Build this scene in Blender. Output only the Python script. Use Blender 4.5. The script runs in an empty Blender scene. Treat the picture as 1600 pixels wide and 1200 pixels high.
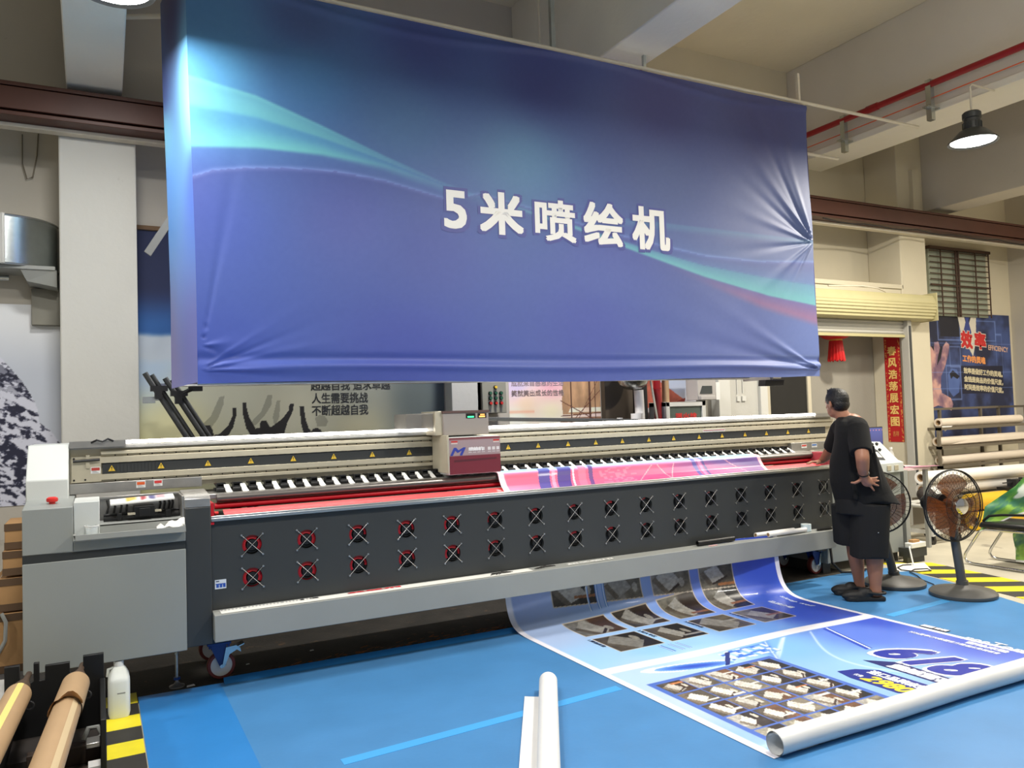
import bpy, bmesh, math, random
import numpy as np
from mathutils import Vector, Matrix

S = bpy.context.scene
COL = S.collection
PI = math.pi
random.seed(7)
RNG = np.random.default_rng(7)

# ------------------------------------------------------------------ camera
CYAW, CPITCH, CROLL, FPX = 0.48466, 0.039309, -0.03248, 1235.068844
def camera():
    cy, sy = math.cos(CYAW), math.sin(CYAW)
    R = Vector((cy, -sy, 0)); F = Vector((sy*math.cos(CPITCH), cy*math.cos(CPITCH), math.sin(CPITCH)))
    U = R.cross(F)
    r = R*math.cos(CROLL) + U*math.sin(CROLL); u = -R*math.sin(CROLL) + U*math.cos(CROLL)
    cd = bpy.data.cameras.new('camera'); cd.sensor_width = 36; cd.lens = 36*FPX/1600; cd.clip_end = 200
    c = bpy.data.objects.new('camera', cd); COL.objects.link(c)
    m = Matrix((r, u, -F)).transposed().to_4x4(); m.translation = (0, 0, 1.6)
    c.matrix_world = m; S.camera = c
camera()

# ------------------------------------------------------------------ world, lights, exposure
w = bpy.data.worlds.new('daylight'); S.world = w; w.use_nodes = True
w.node_tree.nodes['Background'].inputs[0].default_value = (.97, .97, .95, 1)     # weak daylight through the open front of the hall
w.node_tree.nodes['Background'].inputs[1].default_value = .32
S.view_settings.view_transform = 'Standard'; S.view_settings.look = 'None'
S.view_settings.gamma = 1; S.view_settings.use_curve_mapping = False
S.view_settings.exposure = 0.0
S.cycles.diffuse_bounces = 8
LAMPS = [((.12, 5.02, 4.145), 48, (1, .98, .95)), ((7.66, 4.65, 4.13), 195, (1, .93, .80)),
         ((3.6, 2.8, 4.15), 120, (1, .96, .90)), ((.05, 2.6, 4.15), 95, (1, .98, .95)), ((7.4, 1.6, 4.15), 70, (1, .95, .86)),  # from here on unseen lamps, added to light the hall
         ((11.6, 3.6, 4.15), 130, (1, .91, .76)), ((-3.6, 4.4, 4.09), 80, (1, .97, .92)), ((3.7, 6.25, 4.05), 120, (1, .97, .92))]  # last one added behind the sign to brighten the back wall
for (x, y, z), pw, c in LAMPS:
    ld = bpy.data.lights.new('lamp_light', 'AREA'); ld.shape = 'DISK'; ld.size = .40; ld.energy = pw; ld.color = c
    lo = bpy.data.objects.new('lamp_light', ld); COL.objects.link(lo); lo.location = (x, y, z - .006)
# unseen fill lamps added in the nearer bays to brighten the ceiling
CEILING_FILLS = [((5.9, 1.6, 4.5), 80, (1, .95, .85)), ((10.9, 1.5, 4.4), 110, (1, .93, .80)), ((1.6, .6, 4.6), 30, (1, .97, .92))]
for p_, pw, c in CEILING_FILLS:
    ld = bpy.data.lights.new('ceiling_fill_light', 'POINT'); ld.shadow_soft_size = .16; ld.energy = pw; ld.color = c
    lo = bpy.data.objects.new('ceiling_fill_light', ld); COL.objects.link(lo); lo.location = p_

# ------------------------------------------------------------------ materials
def lin(c):
    c = np.asarray(c, float)/255.
    return np.where(c <= .04045, c/12.92, ((c+.055)/1.055)**2.4)
def mat(name, rgb, rough=.5, metal=0., var=0., vscale=4., bump=0., bscale=40., emit=0., alpha=1., trans=0., coat=0., stains=None, ior=1.45):
    m = bpy.data.materials.new(name); m.use_nodes = True
    nt = m.node_tree; b = nt.nodes['Principled BSDF']
    c = tuple(lin(rgb)) + (1,)
    b.inputs['Base Color'].default_value = c
    b.inputs['Roughness'].default_value = rough; b.inputs['Metallic'].default_value = metal
    b.inputs['Alpha'].default_value = alpha; b.inputs['Transmission Weight'].default_value = trans
    b.inputs['Coat Weight'].default_value = coat; b.inputs['IOR'].default_value = ior
    if emit:
        b.inputs['Emission Color'].default_value = c; b.inputs['Emission Strength'].default_value = emit
    if var or bump or stains:
        tc = nt.nodes.new('ShaderNodeTexCoord')
        last = None
        if var:
            n = nt.nodes.new('ShaderNodeTexNoise'); n.inputs['Scale'].default_value = vscale; n.inputs['Detail'].default_value = 6
            nt.links.new(tc.outputs['Object'], n.inputs['Vector'])
            mr = nt.nodes.new('ShaderNodeMapRange'); mr.inputs[1].default_value = .3; mr.inputs[2].default_value = .7
            mr.inputs[3].default_value = 1-var; mr.inputs[4].default_value = 1+var*.6
            nt.links.new(n.outputs['Fac'], mr.inputs[0])
            mx = nt.nodes.new('ShaderNodeVectorMath'); mx.operation = 'SCALE'; mx.inputs[0].default_value = c[:3]
            nt.links.new(mr.outputs[0], mx.inputs['Scale']); last = mx.outputs[0]
        if stains:
            sc, thr, srgb = stains
            n2 = nt.nodes.new('ShaderNodeTexNoise'); n2.inputs['Scale'].default_value = sc; n2.inputs['Detail'].default_value = 9; n2.inputs['Roughness'].default_value = .65
            nt.links.new(tc.outputs['Object'], n2.inputs['Vector'])
            m2 = nt.nodes.new('ShaderNodeMapRange'); m2.inputs[1].default_value = thr; m2.inputs[2].default_value = thr+.10
            nt.links.new(n2.outputs['Fac'], m2.inputs[0])
            mix = nt.nodes.new('ShaderNodeMix'); mix.data_type = 'RGBA'
            mix.inputs['A'].default_value = c; mix.inputs['B'].default_value = tuple(lin(srgb)) + (1,)
            if last: nt.links.new(last, mix.inputs['A'])
            nt.links.new(m2.outputs[0], mix.inputs['Factor']); last = mix.outputs['Result']
        if last: nt.links.new(last, b.inputs['Base Color'])
        if bump:
            n = nt.nodes.new('ShaderNodeTexNoise'); n.inputs['Scale'].default_value = bscale; n.inputs['Detail'].default_value = 5
            nt.links.new(tc.outputs['Object'], n.inputs['Vector'])
            bp = nt.nodes.new('ShaderNodeBump'); bp.inputs['Strength'].default_value = bump; bp.inputs['Distance'].default_value = .01
            nt.links.new(n.outputs['Fac'], bp.inputs['Height']); nt.links.new(bp.outputs[0], b.inputs['Normal'])
    return m
def print_mat(name, rough=.5, coat=0.):
    m = bpy.data.materials.new(name); m.use_nodes = True
    nt = m.node_tree; b = nt.nodes['Principled BSDF']
    a = nt.nodes.new('ShaderNodeAttribute'); a.attribute_name = 'print'
    nt.links.new(a.outputs['Color'], b.inputs['Base Color']); b.inputs['Roughness'].default_value = rough
    b.inputs['Coat Weight'].default_value = coat
    return m
M = dict(
    wall=mat('painted_plaster', (186, 180, 168), .85, var=.06, vscale=1.3, bump=.15, bscale=25, stains=(2.2, .66, (150, 143, 130))),
    wall_warm=mat('cream_plaster', (198, 190, 168), .85, var=.05, vscale=1.5, bump=.15, bscale=25, stains=(2.4, .70, (160, 148, 125))),
    column=mat('white_plaster', (192, 191, 184), .8, var=.05, vscale=1.6, bump=.2, bscale=18, stains=(3.5, .70, (165, 160, 150))),
    ceiling=mat('ceiling_plaster', (222, 212, 186), .9, var=.05, vscale=1.2, bump=.35, bscale=14, stains=(6., .70, (150, 140, 118))),
    beam=mat('beam_plaster', (206, 200, 188), .85, var=.05, vscale=1.2, bump=.2, bscale=20),
    soffit=mat('soffit_plaster', (222, 218, 206), .85, var=.04, vscale=2, bump=.3, bscale=20),
    concrete=mat('concrete_floor', (182, 176, 158), .6, var=.16, vscale=2.2, bump=.1, bscale=60, stains=(1.7, .60, (96, 92, 84))),
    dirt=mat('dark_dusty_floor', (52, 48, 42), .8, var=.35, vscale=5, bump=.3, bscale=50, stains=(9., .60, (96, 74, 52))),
    asphalt=mat('dark_rough_floor', (78, 76, 74), .9, var=.3, vscale=20, bump=.5, bscale=90),
    mat_blue=mat('blue_vinyl', (70, 130, 184), .42, var=.09, vscale=2.5, bump=.05, bscale=30, stains=(4., .72, (86, 146, 192))),
    mat_blue2=mat('bright_blue_vinyl', (46, 126, 196), .42, var=.06, vscale=3, bump=.05, bscale=30),
    seam=mat('blue_seam_tape', (72, 162, 226), .35),
    yellow=mat('yellow_tape', (232, 216, 40), .5, var=.06, vscale=10),
    black_tape=mat('black_tape', (52, 50, 46), .6, var=.15, vscale=8),
    brown=mat('brown_steel', (78, 46, 36), .45, var=.12, vscale=3, bump=.05),
    grey_metal=mat('grey_enamel', (142, 146, 143), .45, var=.03, vscale=2, bump=.03, bscale=200),
    pale_metal=mat('pale_grey_enamel', (196, 200, 197), .5, bump=.04, bscale=200),
    dark_metal=mat('charcoal_enamel', (56, 58, 58), .42, var=.06, vscale=2),
    stripe=mat('dark_stripe', (44, 47, 48), .45),
    tray=mat('light_grey_enamel', (150, 152, 148), .45, var=.04, vscale=3),
    alu=mat('brushed_aluminium', (188, 188, 184), .32, metal=.9, var=.06, vscale=6),
    steel=mat('scuffed_steel', (176, 174, 170), .38, metal=.85, var=.15, vscale=9),
    cream=mat('cream_rail_metal', (196, 188, 166), .4, metal=.35, var=.06, vscale=12),
    galv=mat('galvanised_sheet', (196, 202, 202), .26, metal=1., var=.08, vscale=14, bump=.06, bscale=30),
    chrome=mat('chrome', (210, 210, 210), .12, metal=1.),
    black=mat('black_plastic', (20, 20, 21), .45),
    rubber=mat('black_rubber', (30, 30, 31), .7, var=.1, vscale=8),
    red_roll=mat('red_rubber', (190, 22, 36), .35),
    red_flap=mat('red_guide_film', (238, 96, 98), .4),
    red=mat('red_plastic', (205, 46, 42), .4),
    red_pipe=mat('red_pipe_paint', (140, 24, 30), .35, var=.06, vscale=6),
    white=mat('white_plastic', (226, 226, 222), .45),
    white_pipe=mat('white_pipe_paint', (206, 198, 180), .45, var=.06, vscale=8),
    paper=mat('white_paper', (232, 230, 226), .6, var=.02, vscale=8),
    paper_warm=mat('warm_white_paper', (214, 202, 186), .6, var=.03, vscale=5),
    cardboard=mat('cardboard', (178, 138, 92), .8, var=.08, vscale=6),
    card_dark=mat('brown_packing_tape', (96, 74, 54), .5),
    kraft=mat('kraft_tube', (172, 142, 106), .6, var=.05, vscale=6),
    masking=mat('masking_tape', (226, 204, 122), .6),
    caster_blue=mat('blue_steel', (30, 62, 128), .4),
    caster_red=mat('red_tyre', (120, 48, 40), .5),
    yellow_roll=mat('yellow_vinyl', (222, 178, 40), .4, var=.04, vscale=5),
    shutter=mat('cream_shutter', (176, 168, 126), .45, var=.04, vscale=6),
    shutter_grey=mat('grey_shutter', (170, 168, 160), .5),
    skin=mat('skin', (152, 104, 80), .5, var=.05, vscale=10),
    hair=mat('black_hair', (14, 12, 12), .45, bump=.6, bscale=120),
    tee=mat('black_cotton', (7, 7, 8), .95, bump=.2, bscale=250),
    shorts=mat('black_twill', (12, 12, 13), .85),
    clog=mat('black_foam', (24, 23, 23), .6, bump=.1, bscale=80),
    glass=mat('amber_blade', (126, 70, 36), .12, alpha=.58),
    clear=mat('clear_plastic', (232, 238, 238), .12, alpha=.28),
    window=mat('frosted_pane', (150, 156, 140), .35),
    rust=mat('rusty_bars', (70, 50, 38), .7),
    wood=mat('brown_board', (110, 84, 58), .7, var=.1),
    jerry=mat('translucent_white_hdpe', (222, 226, 220), .4),
    led=mat('led_tube', (255, 252, 244), .4, emit=15.),
    lens=mat('lamp_lens', (255, 252, 244), .4, emit=22.),
    screen=mat('blue_screen', (40, 110, 230), .3, emit=1.1),
    pinkboard=mat('pale_pink_board', (214, 190, 192), .5),
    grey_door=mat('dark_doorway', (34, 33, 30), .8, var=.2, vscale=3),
    lantern=mat('red_lantern_cloth', (196, 26, 28), .5),
    gold=mat('gold_trim', (206, 160, 60), .4),
    label=mat('label_white', (230, 230, 228), .5), orange=mat('label_orange', (214, 92, 40), .5), labelred=mat('label_red', (196, 50, 44), .5),
    warn=mat('warning_yellow', (222, 186, 60), .5), black_ink=mat('black_ink', (24, 22, 22), .6), blue_ink=mat('blue_ink', (40, 80, 170), .5),
    green_led=mat('green_indicator', (60, 235, 140), .4, emit=2.), amber_led=mat('amber_indicator', (250, 170, 90), .4, emit=1.5),
    cable=mat('black_cable', (26, 25, 25), .55), grey_frame=mat('grey_brown_rack', (112, 104, 90), .5, metal=.2), white_frame=mat('white_frame', (206, 206, 200), .45),
)
PRINT = print_mat('printed_vinyl', .38, .15); PRINT_MATT = print_mat('printed_fabric', .55); PRINT_PAPER = print_mat('printed_paper', .7)

# ------------------------------------------------------------------ object helpers
WM = {}
def tag(o, label=None, cat=None, group=None, kind=None):
    for k, v in (('label', label), ('category', cat), ('group', group), ('kind', kind)):
        if v: o[k] = v
    return o
def empty(name, loc=(0, 0, 0), rz=0.):
    o = bpy.data.objects.new(name, None); COL.objects.link(o); o.empty_display_size = .1
    o.location = loc; o.rotation_euler = (0, 0, rz)
    WM[o.name] = Matrix.Translation(loc) @ Matrix.Rotation(rz, 4, 'Z')
    return o
def thing(name, label, cat, loc=(0, 0, 0), rz=0., group=None):
    return tag(empty(name, loc, rz), label, cat, group)
def link(name, me, parent=None, world=True):
    """World-space mesh -> object; below a parent the mesh goes into the parent's frame."""
    o = bpy.data.objects.new(name, me); COL.objects.link(o)
    if parent is not None:
        o.parent = parent
        if world: me.transform(WM.get(parent.name, Matrix()).inverted())
        WM[o.name] = WM.get(parent.name, Matrix())
    return o
class MB:
    """Collects shapes; build() links them as ONE mesh object."""
    def __init__(s): s.v = []; s.f = []; s.mi = []; s.sm = []; s.cur = 0
    def mat(s, i): s.cur = i; return s
    def raw(s, vs, fs, smooth=False):
        b = len(s.v); s.v += [tuple(v) for v in vs]
        for f in fs: s.f.append([b+i for i in f]); s.mi.append(s.cur); s.sm.append(smooth)
        return s
    def box(s, x0, x1, y0, y1, z0, z1):
        return s.raw([(x0,y0,z0),(x1,y0,z0),(x1,y1,z0),(x0,y1,z0),(x0,y0,z1),(x1,y0,z1),(x1,y1,z1),(x0,y1,z1)],
                     [(0,3,2,1),(4,5,6,7),(0,1,5,4),(1,2,6,5),(2,3,7,6),(3,0,4,7)])
    def hexa(s, p): return s.raw(p, [(0,3,2,1),(4,5,6,7),(0,1,5,4),(1,2,6,5),(2,3,7,6),(3,0,4,7)])
    def prism(s, poly, axis, a, b):
        """polygon in the plane across axis ('x': (y,z), 'y': (x,z), 'z': (x,y)) pushed from a to b"""
        n = len(poly)
        def P(u, v, w): return {'x': (w, u, v), 'y': (u, w, v), 'z': (u, v, w)}[axis]
        vs = [P(u, v, a) for u, v in poly] + [P(u, v, b) for u, v in poly]
        return s.raw(vs, [list(range(n))[::-1], list(range(n, 2*n))] + [(i, (i+1) % n, n+(i+1) % n, n+i) for i in range(n)])
    def cyl(s, p, q, r, r2=None, n=20, caps=True, smooth=True):
        p, q = Vector(p), Vector(q); r2 = r if r2 is None else r2
        z = (q-p).normalized(); x = z.orthogonal().normalized(); y = z.cross(x)
        vs = [c + (x*math.cos(2*PI*i/n) + y*math.sin(2*PI*i/n))*rr for c, rr in ((p, r), (q, r2)) for i in range(n)]
        s.raw(vs, [(i, (i+1) % n, n+(i+1) % n, n+i) for i in range(n)], smooth)
        if caps:
            b = len(s.v) - 2*n
            for f in ([b+i for i in range(n)][::-1], [b+n+i for i in range(n)]): s.f.append(f); s.mi.append(s.cur); s.sm.append(False)
        return s
    def pipe(s, p, q, r, ri, n=24):
        """open tube with wall thickness"""
        s.cyl(p, q, r, n=n, caps=False); s.cyl(q, p, ri, n=n, caps=False)
        p, q = Vector(p), Vector(q); z = (q-p).normalized(); x = z.orthogonal().normalized(); y = z.cross(x)
        for c, flip in ((p, 0), (q, 1)):
            vs = [c + (x*math.cos(2*PI*i/n) + y*math.sin(2*PI*i/n))*rr for rr in (r, ri) for i in range(n)]
            s.raw(vs, [((i, n+i, n+(i+1) % n, (i+1) % n) if not flip else (i, (i+1) % n, n+(i+1) % n, n+i)) for i in range(n)])
        return s
    def tube(s, pts, r, n=10, closed=False, caps=True):
        pts = [Vector(p) for p in pts]; k = len(pts); vs = []
        rr = r if hasattr(r, '__len__') else [r]*k
        t0 = None; x = None
        for i, p in enumerate(pts):
            if closed: t = (pts[(i+1) % k] - pts[i-1]).normalized()
            else: t = (pts[min(i+1, k-1)] - pts[max(i-1, 0)]).normalized()
            if x is None: x = t.orthogonal().normalized()
            else: x = (x - t*x.dot(t)); x = x.normalized() if x.length > 1e-6 else t.orthogonal().normalized()
            y = t.cross(x)
            vs += [p + (x*math.cos(2*PI*j/n) + y*math.sin(2*PI*j/n))*rr[i] for j in range(n)]
        fs = []
        for i in range(k if closed else k-1):
            a, b = i*n, ((i+1) % k)*n
            fs += [(a+j, a+(j+1) % n, b+(j+1) % n, b+j) for j in range(n)]
        s.raw(vs, fs, True)
        if caps and not closed: s.raw([], []); b0 = len(s.v)-len(vs); s.f += [[b0+j for j in range(n)][::-1], [b0+(k-1)*n+j for j in range(n)]]; s.mi += [s.cur]*2; s.sm += [False]*2
        return s
    def lathe(s, prof, c=(0,0,0), axis=(0,0,1), n=28, close=True):
        """profile of (radius, height) turned about an axis through c"""
        z = Vector(axis).normalized(); x = z.orthogonal().normalized(); y = z.cross(x); c = Vector(c); vs = []
        for r, h in prof: vs += [c + z*h + (x*math.cos(2*PI*j/n) + y*math.sin(2*PI*j/n))*max(r, 1e-5) for j in range(n)]
        fs = []
        for i in range(len(prof)-1):
            a, b = i*n, (i+1)*n
            fs += [(a+j, a+(j+1) % n, b+(j+1) % n, b+j) for j in range(n)]
        s.raw(vs, fs, True)
        return s
    def ball(s, c, r, n=12, sc=(1,1,1)):
        prof = [(math.sin(PI*i/n), -math.cos(PI*i/n)) for i in range(n+1)]
        b = len(s.v); s.lathe(prof, (0,0,0), n=2*n)
        for i in range(b, len(s.v)): v = s.v[i]; s.v[i] = (c[0]+v[0]*r*sc[0], c[1]+v[1]*r*sc[1], c[2]+v[2]*r*sc[2])
        return s
    def mesh(s, name, mats, fix=True):
        me = bpy.data.meshes.new(name); me.from_pydata(s.v, [], s.f)
        for m in (mats if isinstance(mats, (list, tuple)) else [mats]): me.materials.append(m)
        me.polygons.foreach_set('material_index', s.mi); me.polygons.foreach_set('use_smooth', s.sm)
        if fix:
            bm = bmesh.new(); bm.from_mesh(me); bmesh.ops.remove_doubles(bm, verts=bm.verts, dist=1e-6)
            bmesh.ops.recalc_face_normals(bm, faces=bm.faces); bm.to_mesh(me); bm.free()
        me.update(); me.set_sharp_from_angle(angle=math.radians(42)); return me
    def build(s, name, mats, parent=None, bevel=0., world=True, segs=2):
        o = link(name, s.mesh(name, mats), parent, world)
        if bevel:
            b = o.modifiers.new('bevel', 'BEVEL'); b.width = bevel; b.segments = segs; b.limit_method = 'ANGLE'; b.angle_limit = math.radians(40)
        return o
def copy_tree(o, parent=None):
    c = o.copy(); COL.objects.link(c); c.parent = parent
    for ch in [k for k in bpy.data.objects if k.parent == o]: copy_tree(ch, c)
    return c

# ------------------------------------------------------------------ printed surfaces (colour per vertex is the ink)
_tc = {}
def glyphs(body, bold=0., shear=0., extrude=0.):
    key = (body, bold, shear, extrude)
    if key not in _tc:
        cu = bpy.data.curves.new('lettering', 'FONT'); cu.body = body; cu.size = 1; cu.offset = bold; cu.shear = shear; cu.resolution_u = 3; cu.extrude = extrude
        o = bpy.data.objects.new('lettering', cu); COL.objects.link(o)
        me = bpy.data.meshes.new_from_object(o.evaluated_get(bpy.context.evaluated_depsgraph_get()))
        vs = np.array([v.co[:] for v in me.vertices]); fs = [list(p.vertices) for p in me.polygons]
        bpy.data.objects.remove(o); bpy.data.curves.remove(cu); bpy.data.meshes.remove(me)
        _tc[key] = (vs, fs)
    vs, fs = _tc[key]
    return vs.copy(), fs
class Print:
    def __init__(s): s.v = []; s.f = []; s.c = []; s.n = 0
    def add(s, vs, fs, cols):
        vs = np.asarray(vs, float).reshape(-1, 3); cols = np.asarray(cols, float)
        if cols.ndim == 1: cols = np.tile(cols, (len(vs), 1))
        s.v.append(vs); s.c.append(cols); s.f += [[s.n+i for i in f] for f in fs]; s.n += len(vs); return s
    def grid(s, us, vs, pos, col):
        """pos(u, v) -> x, y, z ; col(u, v) -> (.., 3) sRGB 0-255, both on arrays"""
        U, V = np.meshgrid(us, vs, indexing='ij')
        P = np.stack([np.broadcast_to(a, U.shape) for a in pos(U, V)], -1).reshape(-1, 3); Cc = col(U, V).reshape(-1, 3)
        nu, nv = U.shape; idx = np.arange(nu*nv).reshape(nu, nv)
        q = np.stack([idx[:-1, :-1], idx[1:, :-1], idx[1:, 1:], idx[:-1, 1:]], -1).reshape(-1, 4)
        return s.add(P, q.tolist(), Cc)
    def poly(s, pts, pos, rgb): 
        a = np.asarray(pts, float); P = np.stack([np.broadcast_to(t, a[:, 0].shape) for t in pos(a[:, 0], a[:, 1])], -1)
        return s.add(P, [list(range(len(a)))], rgb)
    def text(s, body, u0, v0, w, h, pos, rgb, bold=.0, shear=0., du=(1, 0), dv=(0, 1)):
        """lettering filling a w x h block from (u0, v0) along du / dv"""
        g, fs = glyphs(body, 0., shear)
        mn, mx = g.min(0), g.max(0); sx = w/max(mx[0]-mn[0], 1e-6); sy = h/max(mx[1]-mn[1], 1e-6)
        rad = bold*min(w/max(len(body), 1), h); k = 8 if bold > .03 else 4
        for i in range(k+1 if bold else 1):                                # heavier strokes: the glyph laid over itself
            ox, oy = ((0,0),(1,1),(-1,1),(-1,-1),(1,-1),(1,0),(0,1),(-1,0),(0,-1))[i]
            a = (g[:, 0]-mn[0])*sx + rad*ox; b = (g[:, 1]-mn[1])*sy + rad*oy
            u = u0 + a*du[0] + b*dv[0]; v = v0 + a*du[1] + b*dv[1]
            P_ = np.stack([np.broadcast_to(t, u.shape) for t in pos(u, v)], -1).astype(float)
            if i == 0:
                q = [np.array([float(np.ravel(t)[0]) for t in pos(np.array([u0+e*d[0]]), np.array([v0+e*d[1]]))]) for e, d in ((0, du), (1e-3, du), (1e-3, dv))]
                nrm = np.cross(q[1]-q[0], q[2]-q[0]); nrm = nrm/max(np.linalg.norm(nrm), 1e-12)
            s.add(P_ + nrm*(k-i)*6e-5, fs, rgb)
        return s
    def mesh(s, name, m):
        me = bpy.data.meshes.new(name); V = np.concatenate(s.v); Cc = np.concatenate(s.c)
        me.from_pydata(V.tolist(), [], s.f); me.materials.append(m)
        at = me.color_attributes.new('print', 'FLOAT_COLOR', 'POINT')
        at.data.foreach_set('color', np.concatenate([lin(Cc), np.ones((len(V), 1))], 1).astype(np.float32).ravel())
        me.polygons.foreach_set('use_smooth', [True]*len(me.polygons)); me.update(); return me
    def build(s, name, m, parent=None, world=True): return link(name, s.mesh(name, m), parent, world)
def sstep(a, b, x): t = np.clip((x-a)/(b-a), 0, 1); return t*t*(3-2*t)
def mixc(a, b, t): t = np.asarray(t)[..., None]; return np.asarray(a, float)*(1-t) + np.asarray(b, float)*t
def idw(pts, U, V, pw=2.2, sv=1.):
    num = 0; den = 0
    for u, v, c in pts:
        wgt = 1/(((U-u)**2 + sv*(V-v)**2)**(pw/2) + 1e-3); num = num + wgt[..., None]*np.array(c, float); den = den + wgt
    return num/den[..., None]
_NT = RNG.random((8, 64, 64))
def noise(U, V, scale, k=0):
    """smooth value noise, several octaves"""
    out = 0; amp = 1; tot = 0
    for o in range(4):
        T = _NT[(k+o) % 8]; x = U*scale*2**o; y = V*scale*2**o
        xi = np.floor(x).astype(int); yi = np.floor(y).astype(int); fx = sstep(0, 1, x-xi); fy = sstep(0, 1, y-yi)
        g = lambda i, j: T[(xi+i) % 64, (yi+j) % 64]
        out = out + amp*((g(0,0)*(1-fx)+g(1,0)*fx)*(1-fy) + (g(0,1)*(1-fx)+g(1,1)*fx)*fy); tot += amp; amp *= .55
    return out/tot
# ================================================================== the hall
def struct(name, mb, m, bevel=0.):
    o = mb.build(name, m, None, bevel); o['kind'] = 'structure'; return o
CEIL = 5.97
b = MB()
b.raw([(-9,-8,0),(14,-8,0),(14,5.15,0),(-9,5.15,0)], [(0,1,2,3)])
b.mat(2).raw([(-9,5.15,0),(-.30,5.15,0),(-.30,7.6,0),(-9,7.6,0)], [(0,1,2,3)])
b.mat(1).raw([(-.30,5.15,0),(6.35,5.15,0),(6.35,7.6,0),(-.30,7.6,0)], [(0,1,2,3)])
b.mat(0).raw([(6.35,5.15,0),(14,5.15,0),(14,7.6,0),(6.35,7.6,0)], [(0,1,2,3)])
b.mat(0).box(-9,14,-8,7.6,-.12,-.01)
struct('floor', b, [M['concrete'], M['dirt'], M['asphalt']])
struct('ceiling', MB().box(-9,14,-4,7.6,CEIL,CEIL+.15), M['ceiling'])
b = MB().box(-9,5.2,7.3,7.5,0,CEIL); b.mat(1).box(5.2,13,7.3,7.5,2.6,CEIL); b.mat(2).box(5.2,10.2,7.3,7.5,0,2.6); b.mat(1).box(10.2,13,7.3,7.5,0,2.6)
struct('wall_back', b, [M['wall'], M['wall_warm'], mat('shaded_wall_plaster', (150, 146, 136), .85, var=.06, vscale=1.2, bump=.1)])  # lower right stretch: shade of the doorway put into a greyer colour
struct('wall_right', MB().box(12.75,12.95,-3,7.3,0,CEIL), M['wall'])
struct('trim_1', MB().box(-.235,.295,6.8,7.3,0,4.12).box(-.175,.20,6.95,7.3,4.12,CEIL), M['column'], .012)           # left column
struct('trim_2', MB().prism([(6.95,4.10),(5.55,4.30),(4.4,4.62),(-3,4.62),(-3,CEIL),(7.3,CEIL),(7.3,4.1)], 'x', -.175, .20), M['soffit'], .01)   # left beam, haunched
struct('trim_3', MB().box(3.98,4.45,-3,7.3,4.74,CEIL), M['soffit'], .012)      # centre beam
b = MB().box(8.06,8.62,-3,7.3,4.78,CEIL); b.mat(1).box(8.04,8.62,-3,7.3,4.72,4.80)
struct('trim_4', b, [M['beam'], M['soffit']], .008)                            # right beam
struct('trim_5', MB().box(9.47,10.0,6.8,7.3,0,CEIL), M['wall_warm'], .012)     # right column
struct('trim_6', MB().box(10.0,10.45,-3,7.3,4.18,CEIL), M['wall'], .01)        # far right beam
struct('trim_7', MB().box(7.0,9.47,6.82,7.3,2.72,3.10).box(7.0,9.50,6.80,7.3,3.10,3.16), M['wall_warm'], .006)   # lintel over the shutter
struct('trim_8', MB().box(6.54,6.72,7.16,7.3,0,2.7).box(7.21,7.33,7.16,7.3,0,2.7), M['white_frame'], .004)    # door posts
struct('trim_9', MB().box(6.72,7.21,7.20,7.3,0,2.9), M['column'], .004)      # white wall strip between the posts
struct('trim_10', MB().box(3.08,3.40,7.12,7.3,0,3.2), M['column'], .006)     # pilaster beside the switch box
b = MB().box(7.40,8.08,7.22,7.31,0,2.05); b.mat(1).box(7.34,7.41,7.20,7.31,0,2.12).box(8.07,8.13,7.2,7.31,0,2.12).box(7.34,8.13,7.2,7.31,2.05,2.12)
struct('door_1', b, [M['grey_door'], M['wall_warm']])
# high window with rusty bars
b = MB().box(10.72,12.1,7.26,7.3,2.85,3.82)
win = struct('window_1', b, M['window'])
b = MB()
for i in range(12): z = 2.88 + i*.083; b.cyl((10.70,7.22,z),(12.12,7.22,z),.008 if i not in (5,) else .014, n=8)
for x in (10.95,11.30,11.36,11.78,12.11): b.cyl((x,7.22,2.84),(x,7.22,3.84),.010 if x not in (11.30,11.36) else .016, n=8)
b.box(10.68,12.14,7.2,7.3,3.82,3.86)
b.build('window_bars', M['rust'], win)
# pilaster conduits and pipes on the right column
o = MB().box(9.72,9.86,6.745,6.80,4.12,4.72).build('cable_trunking', M['wall_warm']); tag(o, 'cream vertical trunking on the right column above the brown steel beam', 'trunking')

# brown crane-rail beam
b = MB()
b.box(-9,12.74,6.62,6.66,3.88,4.08).box(-9,12.74,6.54,6.74,4.07,4.10).box(-9,12.74,6.54,6.74,3.855,3.885)
b.box(-9,12.74,6.535,6.57,3.90,4.06)
o = b.build('steel_beam', M['brown'], None, .004); tag(o, 'long dark brown steel crane rail running along the back wall behind the hanging sign', 'beam')
o = MB().box(-9,12.74,6.70,6.79,3.825,3.852).build('beam_ledge', M['white_pipe']); tag(o, 'thin pale ledge under the dark brown steel rail', 'ledge')
# black cable hanging under the beam on the right
pts = [(7.7+.25*i, 6.52, 3.83-.03*abs(math.sin(i*.9))) for i in range(20)]
o = MB().tube(pts, .008, n=6).build('sagging_cable', M['cable']); tag(o, 'thin black cable sagging under the brown steel rail on the right', 'cable')

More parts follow.
